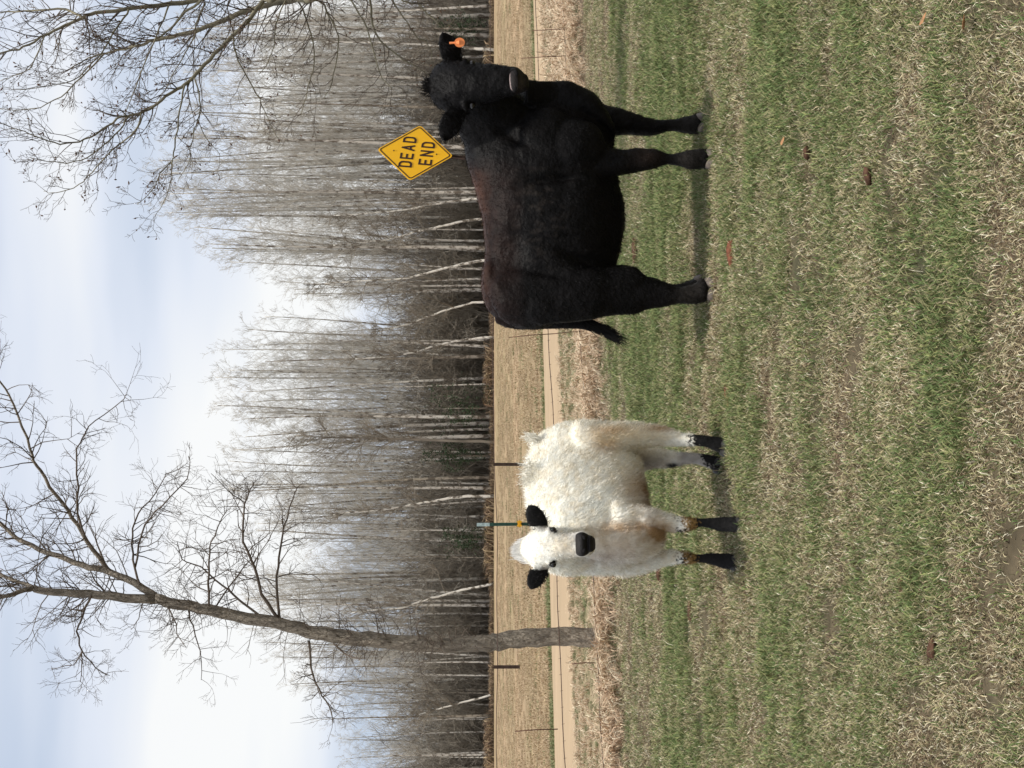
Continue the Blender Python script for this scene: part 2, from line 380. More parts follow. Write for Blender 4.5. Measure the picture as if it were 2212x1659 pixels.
# ------------------------------------------------------------------ big tree standing by the fence (traced limbs, each at its own depth)
def branch(T, path, w, Y, dY, rs, sub=3, sides=6, twigs=0, tl=.5, tw=None, side=None, depth=1, tips=None, nsub=3, up=.2):
    """path in photo positions; w = widths in photo px at ends; Y..Y+dY depth run"""
    n = len(path); P = []; Rr = []
    for i, (a, b) in enumerate(path):
        t = i / (n - 1); y = Y + dY * t; P.append(W(a, b, y)); Rr.append((w[0] * (1 - t) + w[1] * t) / 2 / F * y)
    P, Rr = catmull(P, Rr, sub)
    P = [P[0]] + [p + Vector((rs.gauss(0, .006), rs.gauss(0, .01), rs.gauss(0, .006))) for p in P[1:]]
    T.add(P, Rr, sides)
    tot = len(P) - 1
    for i in range(twigs):
        t = rs.uniform(.12, 1) * tot; k = min(int(t), tot - 1); q = P[k].lerp(P[k + 1], t - k)
        ax = (P[k + 1] - P[k]).normalized(); sd = Vector((rs.gauss(0, 1), rs.gauss(0, .7), rs.gauss(0, 1)))
        sd = (sd - ax * sd.dot(ax)).normalized()
        twig(tw or T, q, ax * .55 + sd, tl * rs.uniform(.5, 1.25), min(Rr[k] * .5, .0065) + .001, depth, rs, up, 3, nsub, tips)
    return P
rs = random.Random(5)
Yt = 15.9
base = W(1325, 1378, Yt)
big = empty('bare_tree', (base.x, base.y, 0), 'large bare tree with a leaning trunk by the wire fence, left of the calf', 'tree')
def local(T, o): T.v = [(x - o.location.x, y - o.location.y, z - o.location.z) for x, y, z in T.v]; return T
T = Tubes(); tw = Tubes()
trunkpath = [(1345, 1376), (1290, 1377), (1200, 1375), (1100, 1383), (1040, 1390), (911, 1391), (815, 1383), (719, 1374), (623, 1353), (480, 1323), (408, 1309), (336, 1295)]
wd = [78, 49, 44, 42, 41, 38, 36, 34, 30, 27, 26, 24]
P, Rr = catmull([W(a, b, Yt) for a, b in trunkpath], [x * .9 / 2 / F * Yt for x in wd], 5)
P = [q + Vector((rs.gauss(0, .006), rs.gauss(0, .006), 0)) for q in P]
T.add(P, [r * rs.uniform(.95, 1.06) for r in Rr], 14)
trunkP = P
obj('trunk', local(T, big).build('trunk'), M['bark'], big)
LIMBS = [
 ([(336,1295),(240,1287),(168,1282),(96,1275),(72,1270)], (22,15), 0, -.1, 22, .55),
 ([(72,1270),(40,1280),(0,1290),(-60,1300),(-160,1330)], (13,6), -.1, -.4, 12, .6),
 ([(74,1271),(40,1256),(0,1242),(-60,1215),(-150,1190)], (10,4), -.1, .5, 12, .6),
 ([(345,1296),(288,1258),(240,1237),(192,1225),(144,1208),(86,1187),(38,1163),(0,1131),(-80,1080),(-200,1010)], (17,5), 0, .7, 40, .6),
 ([(240,1237),(201,1187),(168,1134),(134,1086),(96,1033),(72,995),(58,947),(29,875),(0,822),(-50,760)], (10,3), .2, -1.0, 34, .5),
 ([(182,1153),(168,1110),(168,1052),(165,980),(177,947),(206,908),(259,870),(273,853)], (5,1.6), -.3, -.4, 18, .38),
 ([(302,1262),(288,1210),(285,1158),(297,1110),(336,1067),(360,1019)], (6,1.6), 0, .5, 16, .4),
 ([(292,1225),(307,1153),(336,1105),(384,1057),(408,1023),(410,985)], (5,1.4), .1, -.5, 16, .38),
 ([(451,1313),(451,1258),(451,1196),(463,1158),(489,1100)], (6,2), 0, -.7, 16, .38),
 ([(463,1316),(494,1268),(542,1210),(556,1180)], (4,1.4), 0, .5, 9, .35),
 ([(571,1338),(518,1297),(480,1263),(432,1225),(393,1206),(384,1172)], (6,1.6), 0, .3, 18, .38),
 ([(604,1340),(566,1282),(551,1225),(527,1172),(525,1105),(537,1067),(548,1040)], (8,2), 0, -.3, 18, .4),
 ([(531,1086),(503,1071),(456,1023)], (3,1.2), -.25, -.2, 7, .3),
 ([(604,1340),(597,1268),(604,1201),(614,1139),(633,1076),(643,1052)], (7,1.8), 0, .6, 18, .38),
 ([(197,1287),(177,1326),(170,1364),(177,1407),(206,1441),(235,1460)], (6,1.4), -.1, .4, 14, .34),
 ([(177,1407),(158,1436),(110,1443)], (3,1.2), .2, .2, 6, .28),
 ([(177,1407),(176,1440),(175,1475)], (3,1.2), .2, -.2, 6, .28),
 ([(667,1385),(671,1441),(690,1489),(710,1527),(720,1560)], (6,2), 0, -.5, 14, .35),
 ([(405,1312),(417,1354),(432,1407),(436,1465)], (4,1.2), 0, .5, 9, .3),
 ([(360,1305),(374,1335),(384,1370),(403,1398)], (4,1.2), 0, -.5, 8, .28),
 ([(310,1299),(300,1335),(285,1360)], (3,1), 0, .3, 7, .25),
 ([(240,1290),(210,1262),(196,1235),(170,1200)], (5,1.4), 0, .4, 9, .3),
 ([(816,1376),(815,1352),(812,1330)], (3,1.6), 0, -.2, 2, .14),
 ([(720,1390),(760,1420),(790,1425)], (4,1.5), 0, -.3, 8, .25),
 ([(905,1380),(900,1350),(912,1335)], (3,1.2), 0, -.2, 3, .18),
]
T = Tubes(); TL = Tubes()
for li, (path, w, y0, dy, nt_, tl) in enumerate(LIMBS):
    branch(TL if li < 5 else T, path, w, Yt + y0, dy, rs, twigs=int(nt_ * 1.25), tl=tl, tw=tw, depth=2, nsub=3, up=.1)
# short epicormic twigs all along the trunk
for i in range(130):
    t = rs.uniform(.42, 1) * (len(trunkP) - 1); k = min(int(t), len(trunkP) - 2); q = trunkP[k].lerp(trunkP[k + 1], t - k)
    a = rs.uniform(0, 6.28); d = Vector((math.cos(a), math.sin(a), rs.uniform(-.1, .8)))
    twig(tw, q, d, rs.uniform(.15, .6), .0045, 1, rs, .12, 3, 4)
for i in range(26):
    q = W(rs.uniform(905, 1030), rs.uniform(1370, 1404), Yt - .1); a = rs.uniform(0, 6.28)
    twig(tw, q, Vector((math.cos(a), math.sin(a), rs.uniform(-.3, .8))), rs.uniform(.1, .28), .005, 1, rs, .1, 3, 3)
obj('limbs', local(TL, big).build('limbs'), M['bark'], big)
cr_ = obj('crown', local(T, big).build('crown'), M['twig'], big)
obj('twigs', local(tw, big).build('twigs'), M['twig'], big)

# ------------------------------------------------------------------ tree leaning in from the right: trunk stands outside the frame
Yr = 14.0
rb = Vector((5.6, 15.6, 0))
rt = empty('overhanging_tree', rb, 'bare tree with pale olive branches and brown buds leaning in above the steer', 'tree')
T = Tubes(); tw = Tubes(); bud = Tubes(); tips = []
t0 = [rb + Vector((0, 0, -.2)), rb + Vector((.02, -.1, 1.2)), rb + Vector((-.1, -.3, 2.6)), rb + Vector((-.2, -.6, 4.2)), rb + Vector((-.25, -.9, 6.0)), rb + Vector((-.5, -1, 8.2))]
PP, RR = catmull(t0, [.22, .17, .15, .13, .10, .05], 5)
T.add(PP, RR, 14)
obj('trunk', local(T, rt).build('trunk'), M['paletwig'], rt)
def join(pz, p2): return None
T = Tubes()
def rbranch(path, w, dY, nt_, tl, y0=0, root=None):
    n = len(path); P = []; Rr = []
    if root is not None: P.append(rb + Vector(root)); Rr.append(w[0] * 1.9 / 2 / F * Yr)
    for i, (a, b) in enumerate(path):
        t = i / (n - 1); y = Yr + y0 + dY * t; P.append(W(a, b, y)); Rr.append((w[0] * (1 - t) + w[1] * t) / 2 / F * y)
    start = len(P) and (4 if root is not None else 0)
    P, Rr = catmull(P, Rr, 4)
    P = [P[0]] + [p + Vector((rs.gauss(0, .004), rs.gauss(0, .008), rs.gauss(0, .004))) for p in P[1:]]
    T.add(P, Rr, 7); tot = len(P) - 1
    for i in range(nt_):
        t = rs.uniform(start + .3, tot); k = min(int(t), tot - 1); q = P[k].lerp(P[k + 1], t - k)
        ax = (P[k + 1] - P[k]).normalized(); sd = Vector((rs.gauss(-.3, 1), rs.gauss(0, .8), rs.gauss(.1, 1)))
        sd = (sd - ax * sd.dot(ax)).normalized()
        twig(tw, q, ax * .8 + sd * .75, tl * rs.uniform(.5, 1.2), min(Rr[k] * .5, .006) + .0012, 2, rs, .12, 3, 3, tips, .0014)
RB = [
 ([(520,-60),(444,-7),(347,10),(295,17),(208,28),(180,38),(139,56),(97,76),(52,101),(0,115),(-60,130)], (12,2.5), -.6, 40, .5, 0, (-.2,-.6,4.2)),
 ([(180,38),(139,21),(69,23),(0,26),(-80,20)], (6,2), .4, 18, .45, -.3, None),
 ([(700,-40),(642,-3),(590,7),(542,21),(486,42),(434,63),(382,76),(330,87),(305,97),(271,104),(226,115),(191,125),(150,150)], (15,2), .5, 46, .5, 0, (-.05,-.2,2.2)),
 ([(610,-40),(569,0),(549,28),(503,80),(451,128),(417,170),(392,187),(358,208),(323,236),(278,250),(253,257),(208,288),(156,309),(104,305),(52,285),(0,267)], (11,1.5), -.9, 56, .42, -.15, (-.1,-.3,2.8)),
 ([(278,250),(260,278),(226,312),(174,347),(115,350),(66,340)], (4,1.3), -.4, 16, .3, -.7, None),
 ([(305,242),(292,285),(243,323),(208,361),(170,399),(122,417),(94,413)], (4,1.2), .3, 16, .3, -.7, None),
 ([(399,184),(385,260),(375,330),(371,347),(347,375),(323,417),(295,441)], (4,1.2), -.3, 14, .3, -.65, None),
 ([(371,347),(371,382),(354,434),(337,465)], (2.5,1.1), -.1, 7, .25, -.95, None),
 ([(420,168),(432,215),(427,257),(413,312),(410,347),(382,392)], (3.6,1.2), .3, 12, .3, -.65, None),
 ([(427,257),(444,295),(476,333)], (2.4,1.1), .1, 6, .25, -.45, None),
 ([(503,80),(514,132),(556,205),(569,236),(601,299)], (4,1.3), .2, 13, .32, -.4, None),
 ([(640,-20),(618,0),(597,52),(587,115),(560,160)], (4,1.5), -.4, 12, .32, 0, None),
 ([(470,-30),(437,0),(399,28),(368,63),(330,87),(288,101)], (7,3), .2, 14, .35, -.2, None),
 ([(444,7),(424,52),(417,83),(382,146),(350,205),(330,260)], (4,1.3), .5, 16, .35, -.1, None),
 ([(365,10),(337,80),(305,156),(278,226),(262,262)], (4,1.3), .4, 14, .35, -.2, None),
 ([(278,20),(250,62),(226,104),(174,163),(121,184),(35,194)], (4.5,1.3), -.3, 18, .35, -.3, None),
 ([(226,115),(174,167),(132,208),(69,236),(0,236)], (4,1.2), .3, 16, .35, .45, None),
 ([(97,76),(70,140),(40,160),(0,175)], (3,1.2), .3, 10, .3, -.5, None),
 ([(745,-60),(759,0),(792,61),(820,155),(845,190)], (5,1.6), -.3, 9, .35, .1, (0,-.1,1.6)),
 ([(790,-60),(801,0),(810,71),(862,122),(895,141),(930,165)], (6,1.8), .2, 11, .32, .2, (0,-.1,1.4)),
 ([(835,-50),(848,0),(872,38),(900,80),(925,95),(938,155)], (4,1.4), .5, 10, .3, .2, (.02,-.1,1.2)),
 ([(690,-50),(700,10),(730,80),(720,160),(700,215)], (5,1.4), .4, 13, .4, 0, (-.02,-.15,1.8)),
 ([(640,-10),(668,60),(680,130),(660,210),(650,250)], (4,1.3), .4, 12, .4, .1, None),
 ([(870,-50),(905,10),(935,40),(960,60),(985,40)], (4,1.4), .3, 8, .3, .5, (.02,-.1,1.0)),
]
for path, w, dy, n_, tl, y0, root in RB: rbranch(path, w, dy, n_, tl, y0, root)
obj('branches', local(T, rt).build('branches'), M['paletwig'], rt)
obj('twigs', local(tw, rt).build('twigs'), M['twig'], rt)
for q in rs.sample(tips, min(len(tips), 480)):
    d = Vector((rs.gauss(0, 1), rs.gauss(0, 1), rs.gauss(0, 1))).normalized() * rs.uniform(.008, .02)
    bud.add([q - d, q, q + d], [.002, .007, .002], 4)
tag(obj('buds', local(bud, rt).build('buds'), M['bud'], rt), kind='stuff')

# ------------------------------------------------------------------ woodland
TOPV = np.array([(-600,470),(-200,430),(0,440),(150,430),(300,400),(450,390),(560,450),(610,540),(650,690),(690,690),(730,560),(800,500),(900,500),(1000,520),(1080,550),(1150,580),(1250,560),(1350,560),(1430,610),(1500,690),(1659,760),(1900,770),(2400,700)], float)
def topH(x, y):
    py = 829.5 - x / y * F; v = np.interp(py, TOPV[:, 0], TOPV[:, 1]); return 1.4 + (HZ - v) / F * y
M['aspen'] = bpy.data.materials.new('aspen_bark')
def aspen_mat(m, light, dark, spots):
    m.use_nodes = True; t = m.node_tree; p_ = t.nodes['Principled BSDF']; p_.inputs['Roughness'].default_value = .85; p_.inputs['Specular IOR Level'].default_value = .2
    tcn = t.nodes.new('ShaderNodeTexCoord'); mpn = t.nodes.new('ShaderNodeMapping'); mpn.inputs['Scale'].default_value = (1.5, 1.5, .9)
    oi = t.nodes.new('ShaderNodeObjectInfo'); ad = t.nodes.new('ShaderNodeVectorMath'); ad.operation = 'ADD'
    t.links.new(tcn.outputs['Object'], ad.inputs[0]); sc = t.nodes.new('ShaderNodeVectorMath'); sc.operation = 'SCALE'; sc.inputs[0].default_value = (37, 11, 53)
    t.links.new(oi.outputs['Random'], sc.inputs['Scale']); t.links.new(sc.outputs[0], ad.inputs[1]); t.links.new(ad.outputs[0], mpn.inputs[0])
    n = t.nodes.new('ShaderNodeTexNoise'); n.inputs['Scale'].default_value = 2.2; n.inputs['Detail'].default_value = 5; n.inputs['Roughness'].default_value = .7
    t.links.new(mpn.outputs[0], n.inputs['Vector']); r = t.nodes.new('ShaderNodeValToRGB'); r.color_ramp.elements[0].position = spots; r.color_ramp.elements[0].color = (*dark, 1)
    r.color_ramp.elements[1].position = spots + .1; r.color_ramp.elements[1].color = (*light, 1)
    t.links.new(n.outputs['Fac'], r.inputs[0]); t.links.new(r.outputs[0], p_.inputs['Base Color'])
aspen_mat(M['aspen'], (.58, .55, .49), (.15, .125, .10), .43)
M['woodbark'] = bpy.data.materials.new('woodland_bark'); aspen_mat(M['woodbark'], (.36, .32, .26), (.14, .12, .095), .45)
M['crown'] = mat('woodland_twigs', (.46, .43, .375), noise=(.5, .75, 1.3), spec=.1)
M['brush'] = mat('undergrowth_stems', (.215, .19, .155), noise=(.7, .6, 1.5), spec=.1)
def forest_tree(seed, H=17.0, trunk_r=.10, base=.42, n1=26, spread=.22, r1=.028):
    rs = random.Random(seed); Tk = Tubes(); C = Tubes()
    lean = Vector((rs.gauss(0, .045), rs.gauss(0, .03), 0)); ph = rs.uniform(0, 6.28); amp = rs.uniform(.1, .4)
    def ax(t): return Vector((lean.x * H * t + amp * math.sin(ph + 3.2 * t) * t, lean.y * H * t + amp * .5 * math.cos(ph + 2.6 * t) * t, H * t))
    pts = [ax(i / 12) for i in range(13)]; Tk.add(pts, [trunk_r * (1 - .88 * (i / 12) ** .9) + .008 for i in range(13)], 6)
    for i in range(n1):
        t = base + (1 - base) * (i + rs.random()) / n1; p = ax(t); a = rs.uniform(0, 6.28)
        ln = H * spread * (1.15 - t) * rs.uniform(.6, 1.3) * (1 if t > base + .06 else .6) + .5
        d = Vector((math.cos(a), math.sin(a), rs.uniform(1.0, 2.1)))
        twig(C, p, d, ln, r1 * (1.2 - t), 2, rs, .35, 3, 5, None, .0055)
    for i in range(5):                                   # dead stubs low on the stem
        t = rs.uniform(.12, base); a = rs.uniform(0, 6.28)
        twig(C, ax(t), Vector((math.cos(a), math.sin(a), rs.uniform(-.1, .6))), rs.uniform(.4, 1.4), .016, 1, rs, .1, 3, 3, None, .008)
    return Tk.build('trunk'), C.build('crown')
kinds = [forest_tree(100 + i, base=.36 + .03 * (i % 4), n1=16 + i % 3 * 3, trunk_r=[.105, .125, .09, .145][i % 4]) for i in range(9)]
trunks_dark = []
for tm, cm in kinds:
    tm.materials.append(M['aspen']); cm.materials.append(M['crown']); d = tm.copy(); d.materials.clear(); d.materials.append(M['woodbark']); trunks_dark.append(d)
def put_tree(i, x, y, H, rz, white, label, name='bare_woodland_tree', group='bare trees of the woodland edge'):
    e_ = empty(name, (x, y, -.03), label, 'tree', group); e_.rotation_euler = (0, 0, rz); s = H / 17.0; e_.scale = (s * .5 + .5 * min(1, s * 1.1), s * .5 + .5 * min(1, s * 1.1), s)
    obj('trunk', kinds[i][0] if white else trunks_dark[i], None, e_); obj('crown', kinds[i][1], None, e_); return e_
fr = random.Random(11); placed = 0
def where_(py):
    for lim, w_ in ((170, "behind the steer's head"), (430, 'around the yellow sign'), (700, "above the steer's back"), (900, 'between steer and calf'), (1290, 'above the calf'), (1440, 'behind the large bare tree'), (9999, "at the photo's far left")):
        if py < lim: return w_
while placed < 275:
    y = 102.5 + 26 * fr.random() ** 1.5; x = fr.uniform(-.27, .27) * y
    py = 829.5 - x / y * F
    if 630 < py < 715 and fr.random() < .5: continue
    H = float(topH(x, y)) * fr.uniform(.56, 1.08); wht = fr.random() < (.88 if py < 1000 else .7)
    i = fr.randrange(9)
    put_tree(i, x, y, H, fr.uniform(0, 6.28), wht, 'slender bare woodland tree with a %s trunk, ' % ('whitish' if wht else 'grey-brown') + where_(py), group=('whitish' if wht else 'grey') + '-trunked trees ' + where_(py))
    placed += 1
# trees one can single out
def special(name, path, w, Y, label, m, nt_, tl, depth=2):
    b_ = W(path[0][0], path[0][1], Y); e_ = empty(name, (b_.x, Y, 0), label, 'tree'); T = Tubes(); tw = Tubes(); rs = random.Random(hash_(name + label))
    P = [W(a, c, Y) for a, c in path]; P[0].z = -.05; n = len(P)
    P, Rr = catmull(P, [.8 * (w[0] * (1 - i / (n - 1)) + w[1] * i / (n - 1)) / 2 / F * Y for i in range(n)], 4); P = [q + Vector((rs.gauss(0, .018), 0, 0)) for q in P]; T.add(P, Rr, 7)
    tot = len(P) - 1
    for i in range(nt_):
        t = (.35 + .65 * rs.random()) * tot; k = min(int(t), tot - 1); q = P[k].lerp(P[k + 1], t - k); a = rs.uniform(0, 6.28)
        twig(tw, q, Vector((math.cos(a), math.sin(a), rs.uniform(.5, 1.6))), tl * rs.uniform(.5, 1.2) * (1.3 - t / tot), .03, depth, rs, .2, 3, 5, None, .008)
    obj('trunk', local(T, e_).build('trunk'), m, e_); obj('crown', local(tw, e_).build('crown'), M['crown'] if m is M['aspen'] else M['brush'], e_)
def hash_(s): return sum((i + 1) * ord(ch) for i, ch in enumerate(s))
M['birch'] = bpy.data.materials.new('white_birch_bark'); aspen_mat(M['birch'], (.74, .71, .64), (.14, .12, .095), .41)
special('dark_bare_tree', [(1060,955),(1000,953),(930,950),(850,948),(780,946),(700,944),(640,940)], (9,2.5), 101.9, 'dark-barked bare tree standing above the dark green bushes behind the calf', M['brush'], 44, 3.6)
special('leaning_birch', [(1063,1261),(1030,1268),(985,1278),(940,1290),(900,1302),(870,1312),(820,1318),(760,1322)], (8,3), 102.2, 'birch with a bright white trunk leaning left, between the calf and the large bare tree', M['birch'], 26, 3)
special('leaning_birch', [(1060,1072),(1010,1072),(960,1078),(900,1088),(850,1098),(790,1105),(720,1110)], (9,3), 102.0, 'birch with a bright white slightly leaning trunk directly above the calf', M['birch'], 26, 3)
special('leaning_birch', [(1062,1500),(1020,1512),(985,1520),(950,1530),(900,1545),(850,1560)], (6,2.5), 102.4, 'thin white-trunked birch leaning left, far left beyond the large tree', M['birch'], 20, 2.6)
special('curved_birch', [(1060,560),(1010,568),(970,578),(920,590),(870,602),(810,606),(740,610),(680,615)], (8,3), 101.8, 'birch with a smooth white S-curved trunk above the hips of the black steer', M['birch'], 24, 3)
special('curved_birch', [(1060,470),(1000,478),(950,490),(900,500),(850,515),(790,522),(720,530)], (8,3), 102.1, 'straight leaning white birch above the middle of the steer\'s back', M['birch'], 24, 3)
special('curved_birch', [(1060,428),(1000,432),(940,440),(880,452),(800,460),(720,466)], (7,3), 101.9, 'white birch rising just left of the yellow sign', M['birch'], 24, 3)
special('curved_birch', [(1064,108),(1020,104),(970,100),(900,96),(820,92),(700,90)], (9,3), 101.7, 'white birch behind the orange-tagged ear of the steer', M['birch'], 24, 3)
special('curved_birch', [(1062,728),(1020,732),(960,742),(900,760),(840,770),(760,776)], (7,3), 101.9, 'white birch just left of the steer\'s rump', M['birch'], 24, 3)
special('curved_birch', [(1062,652),(1020,655),(980,665),(930,682),(880,700),(820,716)], (7,3), 102.0, 'white birch forking outward above the steer\'s rump', M['birch'], 20, 3)
# evergreen bushes among the stems
def bush(path, Y, r, label):
    c = W(path[0], path[1], Y); e_ = empty('evergreen_bush', (c.x, Y, -.03), label, 'bush'); rs = random.Random(int(path[1])); v = []; f = []
    for i in range(1500):
        d = Vector((rs.gauss(0, 1), rs.gauss(0, 1), rs.gauss(0, 1))).normalized() * rs.random() ** .4
        k_ = .8 + .45 * math.sin(d.x * 5 + path[1]) * math.cos(d.z * 6); q = Vector((d.x * r * k_ * 1.15, d.y * r, c.z * .7 + d.z * (c.z * .55 + r * .5) * k_ + rs.gauss(0, .15)))
        if rs.random() < .35: continue
        if q.z < 0: continue
        a = Vector((rs.gauss(0, 1), rs.gauss(0, 1), rs.gauss(0, 1))).normalized() * .16; b = Vector((rs.gauss(0, 1), rs.gauss(0, 1), rs.gauss(0, 1))).normalized() * .05
        n_ = len(v); v += [q - b, q + b, q + a]; f.append((n_, n_ + 1, n_ + 2))
    obj('foliage', mesh('foliage', v, f, False), M['evergreen'], e_); T = Tubes(); T.add([(0, 0, -.1), (0, 0, c.z)], [.08, .03], 6); obj('stem', T.build('stem'), M['brush'], e_)
bush((960, 882), 102.4, 1.9, 'dark green bush among the stems, largest one, right of the dark bare tree')
bush((940, 985), 102.6, 1.0, 'small dark green bush just left of the dark bare tree')
bush((975, 1165), 102.6, 1.0, 'small dark green bush above the calf\'s head, near the green fence post')
bush((965, 60), 103.5, 1.1, 'dark green bush near the right edge of the photo, behind the steer\'s tagged ear')
# undergrowth and deeper woodland (beyond counting)
def brushmesh(seed, n, h, spread):
    rs = random.Random(seed); T = Tubes()
    for i in range(n):
        x, y = rs.gauss(0, spread), rs.gauss(0, spread * .6)
        twig(T, Vector((x, y, -.1)), Vector((rs.gauss(0, .25), rs.gauss(0, .25), 1)), h * rs.uniform(.4, 1.1), .02, 2, rs, .25, 3, 4, None, .012)
    return T.build('brush')
bs = [src('d%d_brush' % i, brushmesh(200 + i, 26, 3.6 + i, 1.3), M['brush']) for i in range(4)]
n = 640; y = 107.5 + 38 * rng.uniform(0, 1, n) ** 1.3; x = rng.uniform(-.30, .30, n) * y
scatter('undergrowth', np.stack([x, y, np.full(n, -.03)], 1), rng.uniform(0, 6.28, n), rng.uniform(.5, 1.15, n), rng.integers(0, 4, n), bs,
        'dense grey-brown brush between the stems of the woodland', 'undergrowth')
fs = []
for i, (tm, cm) in enumerate(kinds):
    v = [v.co[:] for v in trunks_dark[i].vertices] + [v.co[:] for v in cm.vertices]; k = len(trunks_dark[i].vertices)
    f = [tuple(q.vertices) for q in trunks_dark[i].polygons] + [tuple(a + k for a in q.vertices) for q in cm.polygons]
    fs.append(src('e%d_tree' % i, mesh('far_tree', v, f), M['crown']))
n = 430; y = 122 + 110 * rng.uniform(0, 1, n); x = rng.uniform(-.30, .30, n) * y
H = topH(x, y) * rng.uniform(.35, .72, n); s = H / 17.0
scatter('far_woodland', np.stack([x, y, np.full(n, -.03)], 1), rng.uniform(0, 6.28, n), np.stack([np.minimum(s, 1.2)] * 2 + [s], 1), rng.integers(0, 9, n), fs,
        'deep bare woodland behind the front row of trees', 'woodland')
n = 1300; y = 102.2 + rng.uniform(0, 1, n) ** 2 * 3; x = rng.uniform(-.3, .3, n) * y
es = [src('f%d_weed' % i, blades(22, .35, .25, .7, .035, 1.0, [(.22, .15, .10), (.30, .21, .13), (.14, .10, .07), (.36, .27, .16)], 90 + i, 1.2), M['blade']) for i in range(3)]
scatter('field_edge_weeds', np.stack([x, y, np.full(n, -.03)], 1), rng.uniform(0, 6.28, n), rng.uniform(.4, 1.1, n) * (1 + .9 * (vnoise(x * .25, y * 0, 4) > .6)), rng.integers(0, 3, n), es,
        'russet dead grass along the foot of the woodland', 'weeds')

# ------------------------------------------------------------------ fence
fence = empty('wire_fence', (0, fenceY(0), 0), 'rusty wire fence with thin steel posts behind the cattle, along the weeds', 'fence')
xs = np.linspace(-11, 13, 97)
for hgt, sag in ((1.155, .02), (.85, .03), (.52, .03), (.15, .02)):
    if hgt == .85: continue
    T = Tubes(); ph = rng.uniform(0, 6)
    T.add([Vector((x, fenceY(x) - fenceY(0), hgt + .012 * math.sin(x * 1.7 + ph) + .006 * math.sin(x * 5.1))) for x in xs], [.0046 if hgt < 1 else .0038] * len(xs), 5)
    if hgt < 1:                                           # barbs
        for x in np.arange(-10, 12, .14):
            c = Vector((x, fenceY(x) - fenceY(0), hgt + .012 * math.sin(x * 1.7 + ph)))
            T.add([c + Vector((.004, 0, -.014)), c + Vector((-.004, .004, .014))], [.0022, .0018], 3)
    obj('wire', T.build('wire'), M['wire'], fence)
def stay(px0, py0, px1, py1, r, m, name='stay'):
    u = 829.5 - py0; Y = 17.62 / (1 - .75 * u / F); a = W(px0, py0, Y); b = W(px1, py1, Y); o0 = fence.location
    T = Tubes(); mid = (a + b) / 2 + Vector((.006, .0, 0)); T.add([a - o0, mid - o0, b - o0], [r, r, r], 6); return obj(name, T.build(name), m, fence)
for s_ in ((1099, 729, 1196, 721), (1196, 721, 1262, 716), (1126, 126, 1244, 120), (1150, 66, 1262, 62), (1118, 205, 1200, 208), (1112, 1580, 1205, 1575), (1236, 1434, 1285, 1432)):
    stay(*s_, .0055, M['rust'])
def steel_post(py, ztop, zbot, m, lean=0):
    u = 829.5 - py; Y = 17.62 / (1 - .75 * u / F); x = u / F * Y; o0 = fence.location
    bm = bmesh.new()
    for sx, sy, ox, oy in ((.034, .005, 0, 0), (.006, .03, 0, .016)):
        r_ = bmesh.ops.create_cube(bm, size=1); bmesh.ops.scale(bm, vec=(sx, sy, ztop - zbot), verts=r_['verts'])
        bmesh.ops.translate(bm, vec=(ox, oy, (ztop + zbot) / 2), verts=r_['verts'])
    me = bpy.data.meshes.new('post'); bm.to_mesh(me); bm.free(); o = obj('post', me, m, fence, (x - o0.x, Y - .02 - o0.y, 0)); o.rotation_euler = (0, lean, .2); return o, x, Y
steel_post(1003, 1.17, -.2, M['darkrust'])
steel_post(1440, 1.19, .93, M['darkrust'])
g, x, Y = steel_post(1130, 1.25, -.2, M['green'], R(-.6)); g['label'] = 'green post with a white-painted top'
for k in range(12):                                       # studs on the post face
    pass
bm = bmesh.new()
for k in range(14):
    r_ = bmesh.ops.create_cube(bm, size=1); bmesh.ops.scale(bm, vec=(.014, .010, .012), verts=r_['verts']); bmesh.ops.translate(bm, vec=(0, -.008, .3 + k * .068), verts=r_['verts'])
me = bpy.data.meshes.new('stud'); bm.to_mesh(me); bm.free(); tag(obj('stud', me, M['green'], g), kind='stuff')
bm = bmesh.new()
for sx, sy, ox, oy in ((.0355, .0065, 0, 0), (.0075, .0315, 0, .016)):
    r_ = bmesh.ops.create_cube(bm, size=1); bmesh.ops.scale(bm, vec=(sx, sy, .135), verts=r_['verts']); bmesh.ops.translate(bm, vec=(ox, oy, 1.284), verts=r_['verts'])
me = bpy.data.meshes.new('painted_tip'); bm.to_mesh(me); bm.free(); obj('painted_tip', me, M['white'], g)
bm = bmesh.new()
for (sx, sy, sz, ox, oy, oz) in ((.05, .03, .035, 0, -.015, 0), (.075, .012, .018, 0, -.03, .0), (.018, .018, .05, -.02, -.03, .0), (.018, .018, .05, .02, -.03, .0)):
    r_ = bmesh.ops.create_cube(bm, size=1); bmesh.ops.scale(bm, vec=(sx, sy, sz), verts=r_['verts']); bmesh.ops.translate(bm, vec=(ox, oy, oz + .905), verts=r_['verts'])
bmesh.ops.bevel(bm, geom=bm.edges[:], offset=.003, segments=2, affect='EDGES')
me = bpy.data.meshes.new('insulator'); bm.to_mesh(me); bm.free(); obj('insulator', me, M['insul'], g)

